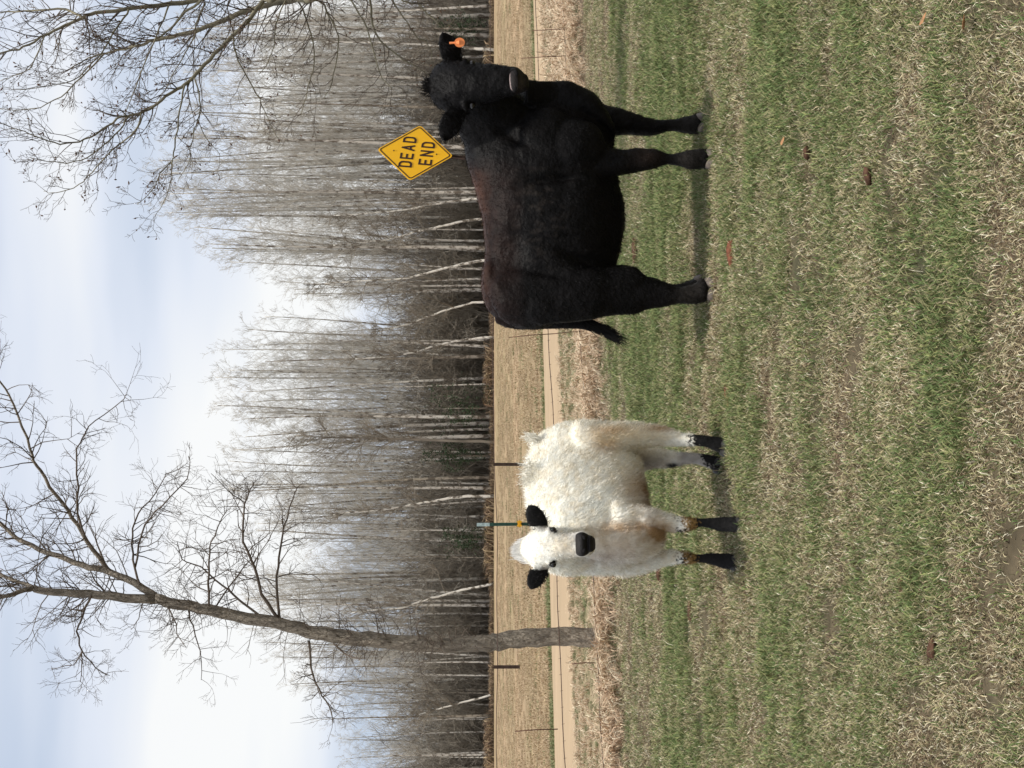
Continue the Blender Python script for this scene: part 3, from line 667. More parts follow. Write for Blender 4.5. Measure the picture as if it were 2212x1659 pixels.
# ------------------------------------------------------------------ road sign
Ys = 22.0; sc_ = W(894.5, 330, Ys)
sign = empty('road_sign', (sc_.x, Ys, 0), 'yellow diamond DEAD END road sign on a dark post, leaning slightly behind the black steer', 'sign')
lean_ = Matrix.Rotation(R(6.5), 3, 'Y')
sign.rotation_euler = (Matrix.Rotation(math.atan2(.58, .81), 3, 'Z') @ lean_).to_euler()
hz = sc_.z
def rdiamond(half, rad, z0, y, n=6):
    """diamond outline in the local x-z plane, rounded corners"""
    pts = []
    c = half - rad * math.sqrt(2)
    for k, (cx, cz) in enumerate(((c, 0), (0, c), (-c, 0), (0, -c))):
        a0 = math.pi / 2 * k - math.pi / 4
        for i in range(n + 1): a = a0 + math.pi / 2 * i / n; pts.append((cx + rad * math.cos(a), y, z0 + cz + rad * math.sin(a)))
    return pts
def plate(name, half, rad, y0, y1, m, parent):
    a = rdiamond(half, rad, hz, y0); b = rdiamond(half, rad, hz, y1); n = len(a)
    f = [tuple(range(n))[::-1], tuple(range(n, 2 * n))] + [(i, (i + 1) % n, n + (i + 1) % n, n + i) for i in range(n)]
    return obj(name, mesh(name, a + b, f, False), m, parent)
pl = plate('plate', .535, .045, -.002, .002, M['yellow'], sign)
a = rdiamond(.510, .04, hz, -.0045); b = rdiamond(.487, .03, hz, -.0045); n = len(a)
obj('border', mesh('border', a + b, [(i, (i + 1) % n, n + (i + 1) % n, n + i) for i in range(n)], False), M['black'], pl)
# letters drawn as thick strokes
def letter(ch, cx, cz, w, h, s):
    """polylines in a w x h box around cx, cz"""
    x0, x1, z0, z1 = cx - w / 2 + s / 2, cx + w / 2 - s / 2, cz - h / 2 + s / 2, cz + h / 2 - s / 2; zm = (z0 + z1) / 2
    if ch == 'E': L_ = [[(x1, z1), (x0, z1), (x0, z0), (x1, z0)], [(x0, zm), (x1 - w * .12, zm)]]
    elif ch == 'A': L_ = [[(x0, z0), (cx, z1), (x1, z0)], [(x0 + w * .17, z0 + h * .25), (x1 - w * .17, z0 + h * .25)]]
    elif ch == 'N': L_ = [[(x0, z0), (x0, z1)], [(x0, z1), (x1, z0)], [(x1, z0), (x1, z1)]]
    else:
        r_ = w * .42; pts = [(x0, z0), (x0, z1), (x1 - r_, z1)]
        for i in range(1, 7): a_ = math.pi / 2 - math.pi / 2 * i / 6; pts.append((x1 - r_ + r_ * math.cos(a_), z1 - r_ + r_ * math.sin(a_)))
        for i in range(0, 7): a_ = -math.pi / 2 * i / 6; pts.append((x1 - r_ + r_ * math.cos(a_), z0 + r_ + r_ * math.sin(a_)))
        pts.append((x0, z0)); L_ = [pts]
    v = []; f = []
    k = 0
    for line in L_:
        for (ax_, az_), (bx_, bz_) in zip(line, line[1:]):
            d = Vector((bx_ - ax_, bz_ - az_)); 
            if d.length < 1e-5: continue
            d.normalize(); e_ = d * s * .42; nn = Vector((-d.y, d.x)) * s / 2; y = -.005 - .0002 * k; k += 1; b_ = len(v)
            for q in ((Vector((ax_, az_)) - e_ + nn), (Vector((ax_, az_)) - e_ - nn), (Vector((bx_, bz_)) + e_ - nn), (Vector((bx_, bz_)) + e_ + nn)): v.append((q.x, y, q.y))
            f.append((b_, b_ + 1, b_ + 2, b_ + 3))
    return mesh('letter', v, f, False)
lw, lh, st = .115, .19, .030
for ch, cx in zip('DEAD', (-.235, -.08, .08, .235)): obj('letter', letter(ch, cx, hz + .105, lw, lh, st), M['black'], pl)
for ch, cx in zip('END', (-.165, 0, .165)): obj('letter', letter(ch, cx, hz - .165, lw, lh, st), M['black'], pl)
bm = bmesh.new()
for (sx, sy, ox, oy) in ((.05, .006, 0, .03), (.006, .03, -.022, .018), (.006, .03, .022, .018)):
    r_ = bmesh.ops.create_cube(bm, size=1); bmesh.ops.scale(bm, vec=(sx, sy, hz + .75), verts=r_['verts']); bmesh.ops.translate(bm, vec=(ox, oy, (hz + .15) / 2), verts=r_['verts'])
me = bpy.data.meshes.new('post'); bm.to_mesh(me); bm.free(); obj('post', me, M['darkrust'], sign)
for zz in (.3, -.3):
    T = Tubes(); T.add([(0, -.012, hz + zz), (0, .03, hz + zz)], [.009, .009], 8); obj('bolt', T.build('bolt'), M['darkrust'], pl)
v_ = Vector((.81, .58, 0)) * (hz * math.sin(R(6.5))); sign.location = (sc_.x - v_.x, Ys - v_.y, 0)

# ------------------------------------------------------------------ cattle
class Body:
    """collects closed lofts; fused by a voxel remesh into one continuous skin"""
    def __init__(s): s.v = []; s.f = []
    def loft(s, st, A, B, n=28, sub=5, p=2.0):
        """st: (centre, ra, rb[, exponent]) stations; rings span axes A, B (vectors or per-station list)"""
        C = [Vector(q[0]) for q in st]; m = len(C)
        def cm(vals, i, t):
            p0, p1, p2, p3 = vals[max(i - 1, 0)], vals[i], vals[min(i + 1, m - 1)], vals[min(i + 2, m - 1)]
            return .5 * ((2 * p1) + (p2 - p0) * t + (2 * p0 - 5 * p1 + 4 * p2 - p3) * t * t + (3 * p1 - p0 - 3 * p2 + p3) * t ** 3)
        ra = [q[1] for q in st]; rb_ = [q[2] for q in st]; rings = []
        for i in range(m - 1):
            for k in range(sub): t = k / sub; rings.append((cm(C, i, t), cm(ra, i, t), cm(rb_, i, t), i + t))
        rings.append((C[-1], ra[-1], rb_[-1], m - 1.0))
        b = len(s.v)
        for c, a, bb, i in rings:
            Ai = A if isinstance(A, Vector) else A[min(int(i), m - 1)].lerp(A[min(int(i) + 1, m - 1)], i - int(i)).normalized()
            Bi = B if isinstance(B, Vector) else B[min(int(i), m - 1)].lerp(B[min(int(i) + 1, m - 1)], i - int(i)).normalized()
            for k in range(n):
                th = 2 * math.pi * k / n; cx, sx = math.cos(th), math.sin(th)
                cx = math.copysign(abs(cx) ** (2 / p), cx); sx = math.copysign(abs(sx) ** (2 / p), sx)
                q = c + Ai * (max(a, .002) * cx) + Bi * (max(bb, .002) * sx); s.v.append((q.x, q.y, q.z))
        R_ = len(rings)
        for i in range(R_ - 1):
            for k in range(n): a = b + i * n + k; c = b + i * n + (k + 1) % n; s.f.append((a, c, c + n, a + n))
        for i0, rev in ((0, True), (R_ - 1, False)):
            c = rings[i0][0]; s.v.append(tuple(c)); ci = len(s.v) - 1
            for k in range(n):
                a, d = b + i0 * n + k, b + i0 * n + (k + 1) % n; s.f.append((d, a, ci) if rev else (a, d, ci))
    def ball(s, c, ra, rb_, rc, A, B, C_, n=16):
        st = []
        for i in range(9):
            t = -1 + 2 * i / 8; r_ = math.sqrt(max(1 - t * t, .0)); st.append((Vector(c) + C_ * (rc * t), ra * r_, rb_ * r_))
        s.loft(st, A, B, n, 2)
    def fuse(s, name, voxel, smooth=6, fac=.5):
        m = mesh(name + '_raw', s.v, s.f); bm = bmesh.new(); bm.from_mesh(m); bmesh.ops.recalc_face_normals(bm, faces=bm.faces[:]); bm.to_mesh(m); bm.free()
        o = bpy.data.objects.new(name + '_tmp', m); col.objects.link(o)
        r_ = o.modifiers.new('r', 'REMESH'); r_.mode = 'VOXEL'; r_.voxel_size = voxel; r_.use_smooth_shade = True
        sm = o.modifiers.new('s', 'SMOOTH'); sm.factor = fac; sm.iterations = smooth
        dg = bpy.context.evaluated_depsgraph_get(); me = bpy.data.meshes.new_from_object(o.evaluated_get(dg)); me.name = name
        bpy.data.objects.remove(o); bpy.data.meshes.remove(m); me.polygons.foreach_set('use_smooth', [True] * len(me.polygons)); return me
def arr(me):
    v = np.empty(len(me.vertices) * 3, np.float32); me.vertices.foreach_get('co', v); n = np.empty(len(me.vertices) * 3, np.float32); me.vertices.foreach_get('normal', n)
    return v.reshape(-1, 3), n.reshape(-1, 3)
def lumps(me, amp, fr_, seed=0):
    v, n = arr(me); q = v * fr_
    h = (fbm(q[:, 0] + q[:, 2] * .7, q[:, 1] * .9 + q[:, 2] * .6, seed, 3) - .5) * 2
    v += n * (h * amp)[:, None]; me.vertices.foreach_set('co', v.ravel()); me.update()
def pix(v):
    """photo position of points, for painting coat patches where the photo shows them"""
    d = v - np.array([0, 0, CAMZ]); f_ = d @ np.array(fwd); dn = d @ np.array(down); return 1106 + F * dn / f_, 829.5 - F * d[:, 0] / f_
def coat(v, n, colfn, count, length, width, comb, seed, mask=None, parent=None, name='coat', lift=.35, m='hair', rand=.35, clumpy=1.0):
    """fine tapering hairs as single triangles rooted in the skin"""
    r = np.random.default_rng(seed); sel = r.integers(0, len(v), count)
    if mask is not None: sel = sel[r.uniform(size=len(sel)) < mask(v[sel], n[sel])]
    p = v[sel] + r.normal(0, .004, (len(sel), 3)); nn = n[sel]; ln = length(v[sel]) if callable(length) else length
    ln = ln * r.uniform(.55, 1.3, len(sel)); c = comb(v[sel], nn) if callable(comb) else np.tile(np.array(comb, float), (len(sel), 1))
    c = c - nn * (c * nn).sum(1)[:, None]; clump = np.stack([vnoise(p[:, 0] * 30 + i * 9, p[:, 2] * 30 + p[:, 1] * 17, i) - .5 for i in range(3)], 1)
    d = c + nn * lift + clump * clumpy + r.normal(0, rand, p.shape); d /= np.linalg.norm(d, axis=1)[:, None]
    side = np.cross(d, r.normal(0, 1, p.shape)); side /= np.linalg.norm(side, axis=1)[:, None] + 1e-9
    a = p - nn * .004 - side * width / 2; b = p - nn * .004 + side * width / 2; t = p + d * ln[:, None]
    V = np.stack([a, b, t], 1).reshape(-1, 3); k = len(p); me = bpy.data.meshes.new(name)
    me.vertices.add(3 * k); me.vertices.foreach_set('co', V.astype(np.float32).ravel()); me.loops.add(3 * k); me.loops.foreach_set('vertex_index', np.arange(3 * k, dtype=np.int32))
    me.polygons.add(k); me.polygons.foreach_set('loop_start', np.arange(0, 3 * k, 3, dtype=np.int32)); me.update()
    cc = colfn(p) * r.uniform(.82, 1.15, (k, 1)); setcol(me, np.repeat(cc, 3, axis=0))
    me.materials.append(M[m]); o = obj(name, me, None, parent); return tag(o, kind='stuff')
def relocate(o, me):
    """keep mesh built in world coordinates under an Empty standing at the animal's base"""
    me.transform(Matrix.Translation(-o.location)); return me
def px2z(a, Y): return W(a, 829.5, Y).z
UP = Vector((0, 0, 1)); XA = Vector((1, 0, 0)); YA = Vector((0, 1, 0))

# ---------- black steer
def make_steer():
    root = empty('steer', (W(1530, 450, 9.35).x, 9.35, 0), 'large black steer standing side-on, head turned to the camera, orange tag in one ear', 'cattle')
    B = Body(); Yc = 9.38
    # trunk: (py, top px, bottom px, half width)
    S = [(703,1112,1190,.07),(692,1082,1240,.17),(668,1056,1300,.235),(630,1042,1322,.27),(590,1040,1330,.285),(546,1048,1330,.30),(480,1044,1348,.335),(419,1030,1340,.335),(367,1013,1332,.315),(320,1004,1326,.29),(280,1004,1318,.27),(245,1012,1300,.235),(219,1040,1270,.19),(200,1085,1225,.12),(190,1110,1195,.06)]
    st = []
    for py, a, b, w in S:
        x = W(a, py, Yc).x; zt, zb = px2z(a, Yc), px2z(b, Yc); st.append((Vector((x, Yc, (zt + zb) / 2)), (zt - zb) / 2, w))
    B.loft(st, UP, YA, 36, 5, 2.25)
    # neck to poll
    D = Vector((-.42, -.3, .9)).normalized()
    B.loft([(W(1130,325,9.36), .30, .19),(W(1095,285,9.30), .26, .17),(W(1060,245,9.2), .215, .15),(W(1035,212,9.1), .16, .13),(W(1020,195,9.02), .11, .12)], Vector((-.35, .1, .93)).normalized(), Vector((.5, .86, .1)).normalized(), 28, 5)
    # dewlap and brisket
    B.loft([(W(1135,200,9.1),.07,.04),(W(1190,204,9.2),.08,.05),(W(1235,215,9.25),.10,.10),(W(1290,245,9.3),.09,.14),(W(1325,290,9.35),.06,.12)], XA, YA, 20, 4)
    # shoulder and haunch masses
    B.ball(W(1180,325,9.16), .26, .12, .22, XA, YA, UP); B.ball(W(1240,318,9.13), .17, .10, .2, XA, YA, UP)
    B.ball(W(1150,632,9.22), .22, .15, .26, XA, YA, UP); B.ball(W(1230,628,9.2), .19, .13, .24, XA, YA, UP)
    B.ball(W(1062,600,9.28), .12, .09, .06, XA, YA, UP); B.ball(W(1230,440,9.24), .42, .20, .24, XA, YA, UP)
    def leg(sts, Y, lat=.9, z0=.0):
        out = []
        for i, (a, b, hw) in enumerate(sts):
            c = W(a, b, Y); r_ = hw / F * Y; k = lat[i]
            out.append((c, r_, r_ * k))
        out.insert(0, (out[0][0] + UP * .06, out[0][1] * .4, out[0][2] * .35)); B.loft(out, XA, YA, 22, 5)
    la = [.6,.75,1,1.1,1.1,1.35,1.05,1.05,1.05,1.05]
    leg([(1215,330,62),(1280,345,45),(1334,351,29),(1380,346,25.5),(1412,342,22),(1441,343.5,11.5),(1470,344,15.5),(1496,345,20.5),(1516,344,20.5),(1530,344,20)], 9.17, la)
    leg([(1235,262,50),(1290,262,40),(1345,264,27),(1390,273,21),(1415,275,17),(1442,271,12),(1470,270,15.5),(1496,269,21),(1512,267,21),(1522,266,20)], 9.52, la)
    H = [(1150,640,62),(1250,630,66),(1314,629,54),(1371,628,50),(1395,633,36),(1425,636,28.5),(1447,638,22),(1470,638,18.5),(1500,634,22),(1516,628,25),(1528,626,24)]
    lh_ = [.5,.55,.5,.42,.5,.62,.85,1,1,1,1]
    leg(H, 9.15, lh_); leg([(a - 8, b - 7, w * .95) for a, b, w in H], 9.55, lh_)
    # flank fold, sheath
    B.ball(W(1305,548,9.33), .13, .10, .09, XA, YA, UP); B.ball(W(1324,540,9.36), .03, .03, .045, XA, YA, UP)
    B.ball(W(1318,478,9.36), .24, .18, .092, XA, YA, UP)
    # tail
    B.loft([(W(1070,686,9.38),.03,.03),(W(1110,701,9.38),.03,.03),(W(1180,699,9.38),.032,.03),(W(1245,697,9.37),.035,.03),(W(1275,702,9.37),.035,.03),(W(1300,709,9.37),.028,.02)], XA, YA, 12, 4)
    # head: a = down the face, l = sideways, n = out of the face
    l = Vector((.995, -.03, .08)).normalized(); a = Vector((.075, -.36, -.93)).normalized(); n_ = a.cross(l).normalized()
    if n_.y > 0: n_ = -n_
    HS = [(932,192,9.10,.06,.06),(944,190,9.07,.115,.09),(966,188,9.03,.142,.115),(995,185,8.99,.142,.135),(1020,183,8.965,.125,.138),(1045,180,8.93,.108,.125),(1072,177,8.90,.096,.108),(1093,175,8.88,.088,.096),(1108,174,8.865,.082,.084),(1121,173,8.86,.070,.062),(1132,173,8.865,.045,.036)]
    B.loft([(W(p, q, y) - n_ * (nr * .0), lr, nr) for p, q, y, lr, nr in HS], l, n_, 28, 5, 2.3)
    # lower jaw, brows, nostril wings, lip
    B.loft([(W(1040,190,9.04),.075,.07),(W(1085,186,8.98),.06,.055),(W(1120,182,8.93),.055,.045),(W(1140,178,8.90),.045,.03)], l, n_, 18, 4)
    for q in (226, 140): B.ball(W(1006, q, 8.905), .036, .034, .02, l, n_, a, 10); B.ball(W(1030, q - (q - 183) * .12, 8.93), .03, .03, .03, l, n_, a, 10)
    for q in (191, 156): B.ball(W(1113, q, 8.81), .026, .026, .024, l, n_, a, 10)
    B.ball(W(945, 190, 9.03), .075, .06, .05, l, n_, a)
    # ears
    ears = []
    for side, pts, ws in ((1, [(992,152,9.05),(984,134,9.0),(978,116,8.99),(973,100,8.99),(963,82,9.0),(955,70,9.0)], [.04,.055,.074,.074,.05,.012]),
                          (-1, [(1008,226,9.03),(990,243,9.0),(978,262,8.99),(968,280,8.99),(960,295,9.0),(957,304,9.0)], [.04,.06,.072,.068,.04,.012])):
        c = [W(*q) for q in pts]; ax = (c[-1] - c[0]).normalized(); nn = Vector((0, -.95, -.3)); nn = (nn - ax * nn.dot(ax)).normalized(); bb = ax.cross(nn)
        B.loft([(cc - nn * (.012 if 0 < i < 5 else 0), w, .017) for i, (cc, w) in enumerate(zip(c, ws))], bb, nn, 16, 4); ears.append((c, ax, nn, bb))
    me = B.fuse('body', .0095, 7, .5); lumps(me, .006, 5, 3); lumps(me, .0022, 22, 5)
    v, nn = arr(me)
    def colr(p):
        px, py = pix(p); base = np.tile(np.array([.0045, .0038, .0038]), (len(p), 1))
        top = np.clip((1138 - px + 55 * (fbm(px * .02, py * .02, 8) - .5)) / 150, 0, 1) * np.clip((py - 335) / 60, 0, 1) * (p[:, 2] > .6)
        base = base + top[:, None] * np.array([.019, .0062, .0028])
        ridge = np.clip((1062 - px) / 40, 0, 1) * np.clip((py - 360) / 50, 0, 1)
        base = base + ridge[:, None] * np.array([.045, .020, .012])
        dusty = np.exp(-((px - 1490) / 34) ** 2) * (px > 1420)
        base = base + dusty[:, None] * np.array([.012, .010, .008])
        kn = np.exp(-((px - 1395) / 30) ** 2 - ((py - 335) / 22) ** 2); base = base + kn[:, None] * np.array([.018, .011, .008])
        mot = np.clip((fbm(px * .06, py * .11, 61, 4) - .5) * 5, 0, 1) * (np.exp(-((px - 1150) / 45) ** 2 - ((py - 440) / 75) ** 2) + .5 * np.exp(-((px - 1180) / 60) ** 2 - ((py - 500) / 90) ** 2)); base = base + mot[:, None] * np.array([.013, .010, .008])  # lighter mottling paints in the highlights on the wrinkled flank
        face = np.exp(-((px - 1065) / 32) ** 2 - ((py - 180) / 32) ** 2); base = base + face[:, None] * np.array([.003, .003, .003])
        ms = (np.exp(-((px - 1126) / 16) ** 2 - ((py - 174) / 26) ** 2)) * (p[:, 1] < 8.98); base = base + ms[:, None] * np.array([.035, .028, .026])
        return base
    # creases: rib and flank shallow relief
    px, py = pix(v); rel = .012 * np.exp(-((py - 500 - (px - 1100) * .25) / 14) ** 2) * np.clip((px - 1060) / 60, 0, 1) * np.clip((1290 - px) / 60, 0, 1)
    rel += .012 * np.exp(-((py - 395 + (px - 1150) * .15) / 12) ** 2) * np.clip((px - 1060) / 60, 0, 1) * np.clip((1290 - px) / 60, 0, 1)
    def hol(x0, y0, sx, sy, amp, ang=0): 
        c, s_ = math.cos(ang), math.sin(ang); a_, b_ = (px - x0) * c + (py - y0) * s_, -(px - x0) * s_ + (py - y0) * c; return amp * np.exp(-(a_ / sx) ** 2 - (b_ / sy) ** 2)
    side_ = (nn[:, 1] < .2)
    rel = rel + side_ * (hol(1105, 548, 34, 40, .035) + hol(1200, 385, 80, 10, .022, -.1) + hol(1260, 560, 60, 12, .03, .35) + hol(1180, 590, 70, 9, .016, .2) + hol(1115, 300, 60, 12, .02, .5)
          - hol(1072, 618, 16, 20, .025) - hol(1110, 650, 50, 22, .014) - hol(1240, 322, 40, 26, .015) - hol(1090, 480, 18, 60, .010) - hol(1345, 352, 16, 14, .006) + hol(1150, 690, 60, 8, .012))
    for k_, y0 in enumerate((400, 428, 456, 484, 512)): rel = rel + side_ * hol(1200, y0 + 4, 75, 6.5, .0032, -.12)
    rel = rel + side_ * .012 * (fbm(px * .035, py * .035, 77, 4) - .5)
    v2 = v - nn * rel[:, None]; me.vertices.foreach_set('co', v2.astype(np.float32).ravel()); me.update(); v, nn = arr(me)
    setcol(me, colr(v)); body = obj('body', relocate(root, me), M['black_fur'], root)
    def comb(p, n0): c = np.tile(np.array([-.55, 0, -.8]), (len(p), 1)); return c
    def ln(p):
        px, py = pix(p); L_ = np.full(len(p), .013); L_ += .012 * ((px > 1470) & (px < 1518)); L_ += .015 * ((px < 985) & (py > 150) & (py < 235)); L_ += .008 * ((px > 1320) & (px < 1380)); L_ += .012 * ((py < 130) | ((py > 240) & (py < 305) & (px < 1005))); return L_
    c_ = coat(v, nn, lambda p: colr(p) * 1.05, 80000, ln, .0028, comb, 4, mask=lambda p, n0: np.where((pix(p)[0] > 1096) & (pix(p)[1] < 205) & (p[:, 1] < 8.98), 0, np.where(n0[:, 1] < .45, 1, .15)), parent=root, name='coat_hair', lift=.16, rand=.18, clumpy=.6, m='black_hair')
    c_.data.transform(Matrix.Translation(-root.location))
    # poll tuft, tail tuft
    def tuft(name, roots, dirs, length, width, c0, seed, count, bend=.3, m='hair'):
        r = np.random.default_rng(seed); V = []; Fc = []; C = []
        for i in range(count):
            k = r.integers(len(roots)); p = np.array(roots[k]) + r.normal(0, .012, 3); d = np.array(dirs[k]) + r.normal(0, bend, 3); d /= np.linalg.norm(d)
            L_ = length * r.uniform(.4, 1.1); sd_ = np.cross(d, [0, 1, 0]) ; sd_ /= np.linalg.norm(sd_) + 1e-9; sd_ *= width / 2
            mid = p + d * L_ * .55 + r.normal(0, .006, 3); t = p + d * L_ + np.array([0, 0, -.12 * L_]) + r.normal(0, .012, 3)
            b = len(V); V += [p - sd_, p + sd_, mid + sd_ * .8, mid - sd_ * .8, t]; Fc += [(b, b + 1, b + 2, b + 3), (b + 3, b + 2, b + 4)]; cc = np.array(c0) * r.uniform(.7, 1.3); C += [cc] * 5
        me2 = mesh(name, V, Fc, False); setcol(me2, np.array(C)); o = obj(name, relocate(root, me2), M[m], root); return o
    tr = [W(928, q, 9.03) for q in (176, 182, 188, 194, 200)]; tuft('poll_tuft', tr, [Vector((.1 * k, -.2, 1)) for k in (-1, -.5, 0, .5, 1)][::-1], .055, .003, (.012, .010, .009), 3, 230, .35)['kind'] = 'stuff'
    tt = [W(1268,700,9.36), W(1285,704,9.36), W(1300,710,9.36), W(1308,714,9.36)]
    tuft('tail_switch', tt, [Vector((-.4, 0, -.9))] * 2 + [Vector((-.55, 0, -.8))] * 2, .145, .0035, (.009, .008, .008), 6, 520, .12)['kind'] = 'stuff'
    for c, ax, nv, bb in ears:                            # hair inside each ear
        tuft('ear_fringe', [c[1].lerp(c[3], k) - bb * .045 for k in (0, .33, .66, 1)] + [c[1].lerp(c[3], k) + bb * .045 for k in (0, .5, 1)], [-bb * .5 + ax * .8] * 4 + [bb * .5 + ax * .8] * 3, .035, .003, (.009, .008, .008), 9, 160, .4)['kind'] = 'stuff'
    # eyes
    for q in (227.5, 138.5):
        bm = bmesh.new(); bmesh.ops.create_uvsphere(bm, u_segments=16, v_segments=10, radius=.019); me3 = bpy.data.meshes.new('eye'); bm.to_mesh(me3); bm.free(); me3.polygons.foreach_set('use_smooth', [True] * len(me3.polygons))
        obj('eye', me3, M['eye'], root, W(1020, q, 8.895) - root.location)
    # nose pad with its sheen painted pale along the top, nostrils
    def pad(name, c, wl, wa, depth, glint, dark, m='nose', n=48):
        V = []; Fc = []; C = []
        for i in range(9):
            for k in range(n):
                r_ = i / 8; th = 2 * math.pi * k / n; x = math.cos(th) * wl * r_; y = math.sin(th) * wa * r_ * (1 + .25 * abs(math.cos(th)) ** 2)
                q = c + l * x + a * y + n_ * (depth * (1 - r_ ** 2.2) - .012 * (x / wl) ** 2); V.append(q)
                k_ = 1 if (y < -wa * .55 and abs(x) < wl * .9) else 0; C.append(glint if k_ else dark)
        for i in range(8):
            for k in range(n): Fc.append((i * n + k, i * n + (k + 1) % n, (i + 1) * n + (k + 1) % n, (i + 1) * n + k))
        me4 = mesh(name, V, Fc); setcol(me4, np.array(C)); return obj(name, relocate(root, me4), M[m], root)
    pad('nose', W(1109, 173.5, 8.786), .060, .028, .010, (.30, .23, .22), (.018, .014, .013))
    for q, pxx in ((193, 1112), (157, 1115)):
        bm = bmesh.new(); bmesh.ops.create_uvsphere(bm, u_segments=12, v_segments=8, radius=1); bmesh.ops.scale(bm, vec=(.017, .008, .012), verts=bm.verts[:]); me5 = bpy.data.meshes.new('nostril'); bm.to_mesh(me5); bm.free()
        o = obj('nostril', me5, M['dark'], root, W(pxx, q, 8.772) - root.location); o.rotation_euler = (R(-20), R(25 if q > 180 else -25), 0)
    # ear tag: stem and round disc
    T = Tubes(); c = W(993, 92, 8.955); s0 = W(971, 93, 8.965); T.add([s0, s0.lerp(c, .5), c], [.007, .006, .014], 10)
    ring = [c + Vector((.027 * math.cos(t), -.004, .030 * math.sin(t))) for t in np.linspace(0, 6.283, 25)[:-1]]; b = len(T.v)
    T.v += [tuple(q) for q in ring] + [(q.x, q.y + .006, q.z) for q in ring]; nr = 24
    T.f += [tuple(b + i for i in range(nr)), tuple(b + nr + i for i in range(nr))[::-1]] + [(b + i, b + nr + i, b + nr + (i + 1) % nr, b + (i + 1) % nr) for i in range(nr)]
    T.v.extend([]); tg = obj('ear_tag', relocate(root, T.build('ear_tag')), M['tag'], root); tg['label'] = 'round orange tag hanging below the ear on a short stem'
    tg.data.polygons.foreach_set('use_smooth', [False] * len(tg.data.polygons))
    # hooves: two claws each
    for px_, py_, Y, hw in ((1530,344,9.17,21), (1520,266,9.52,21), (1531,624,9.15,25), (1516,618,9.55,24)):
        q = W(px_, py_, Y); BB = Body()
        for sx in (-1, 1):
            cx = q.x + sx * hw * .48 / F * Y; r_ = hw * .54 / F * Y
            BB.loft([(Vector((cx, Y - .02, -.03)), r_ * 1.1, .066), (Vector((cx, Y - .02, .0)), r_ * 1.06, .062), (Vector((cx, Y - .012, .03)), r_ * .95, .05), (Vector((cx, Y, .052)), r_ * .6, .03)], XA, YA, 14, 3)
        obj('hoof', relocate(root, mesh('hoof', BB.v, BB.f)), M['hoof'], root)
    return root
make_steer()

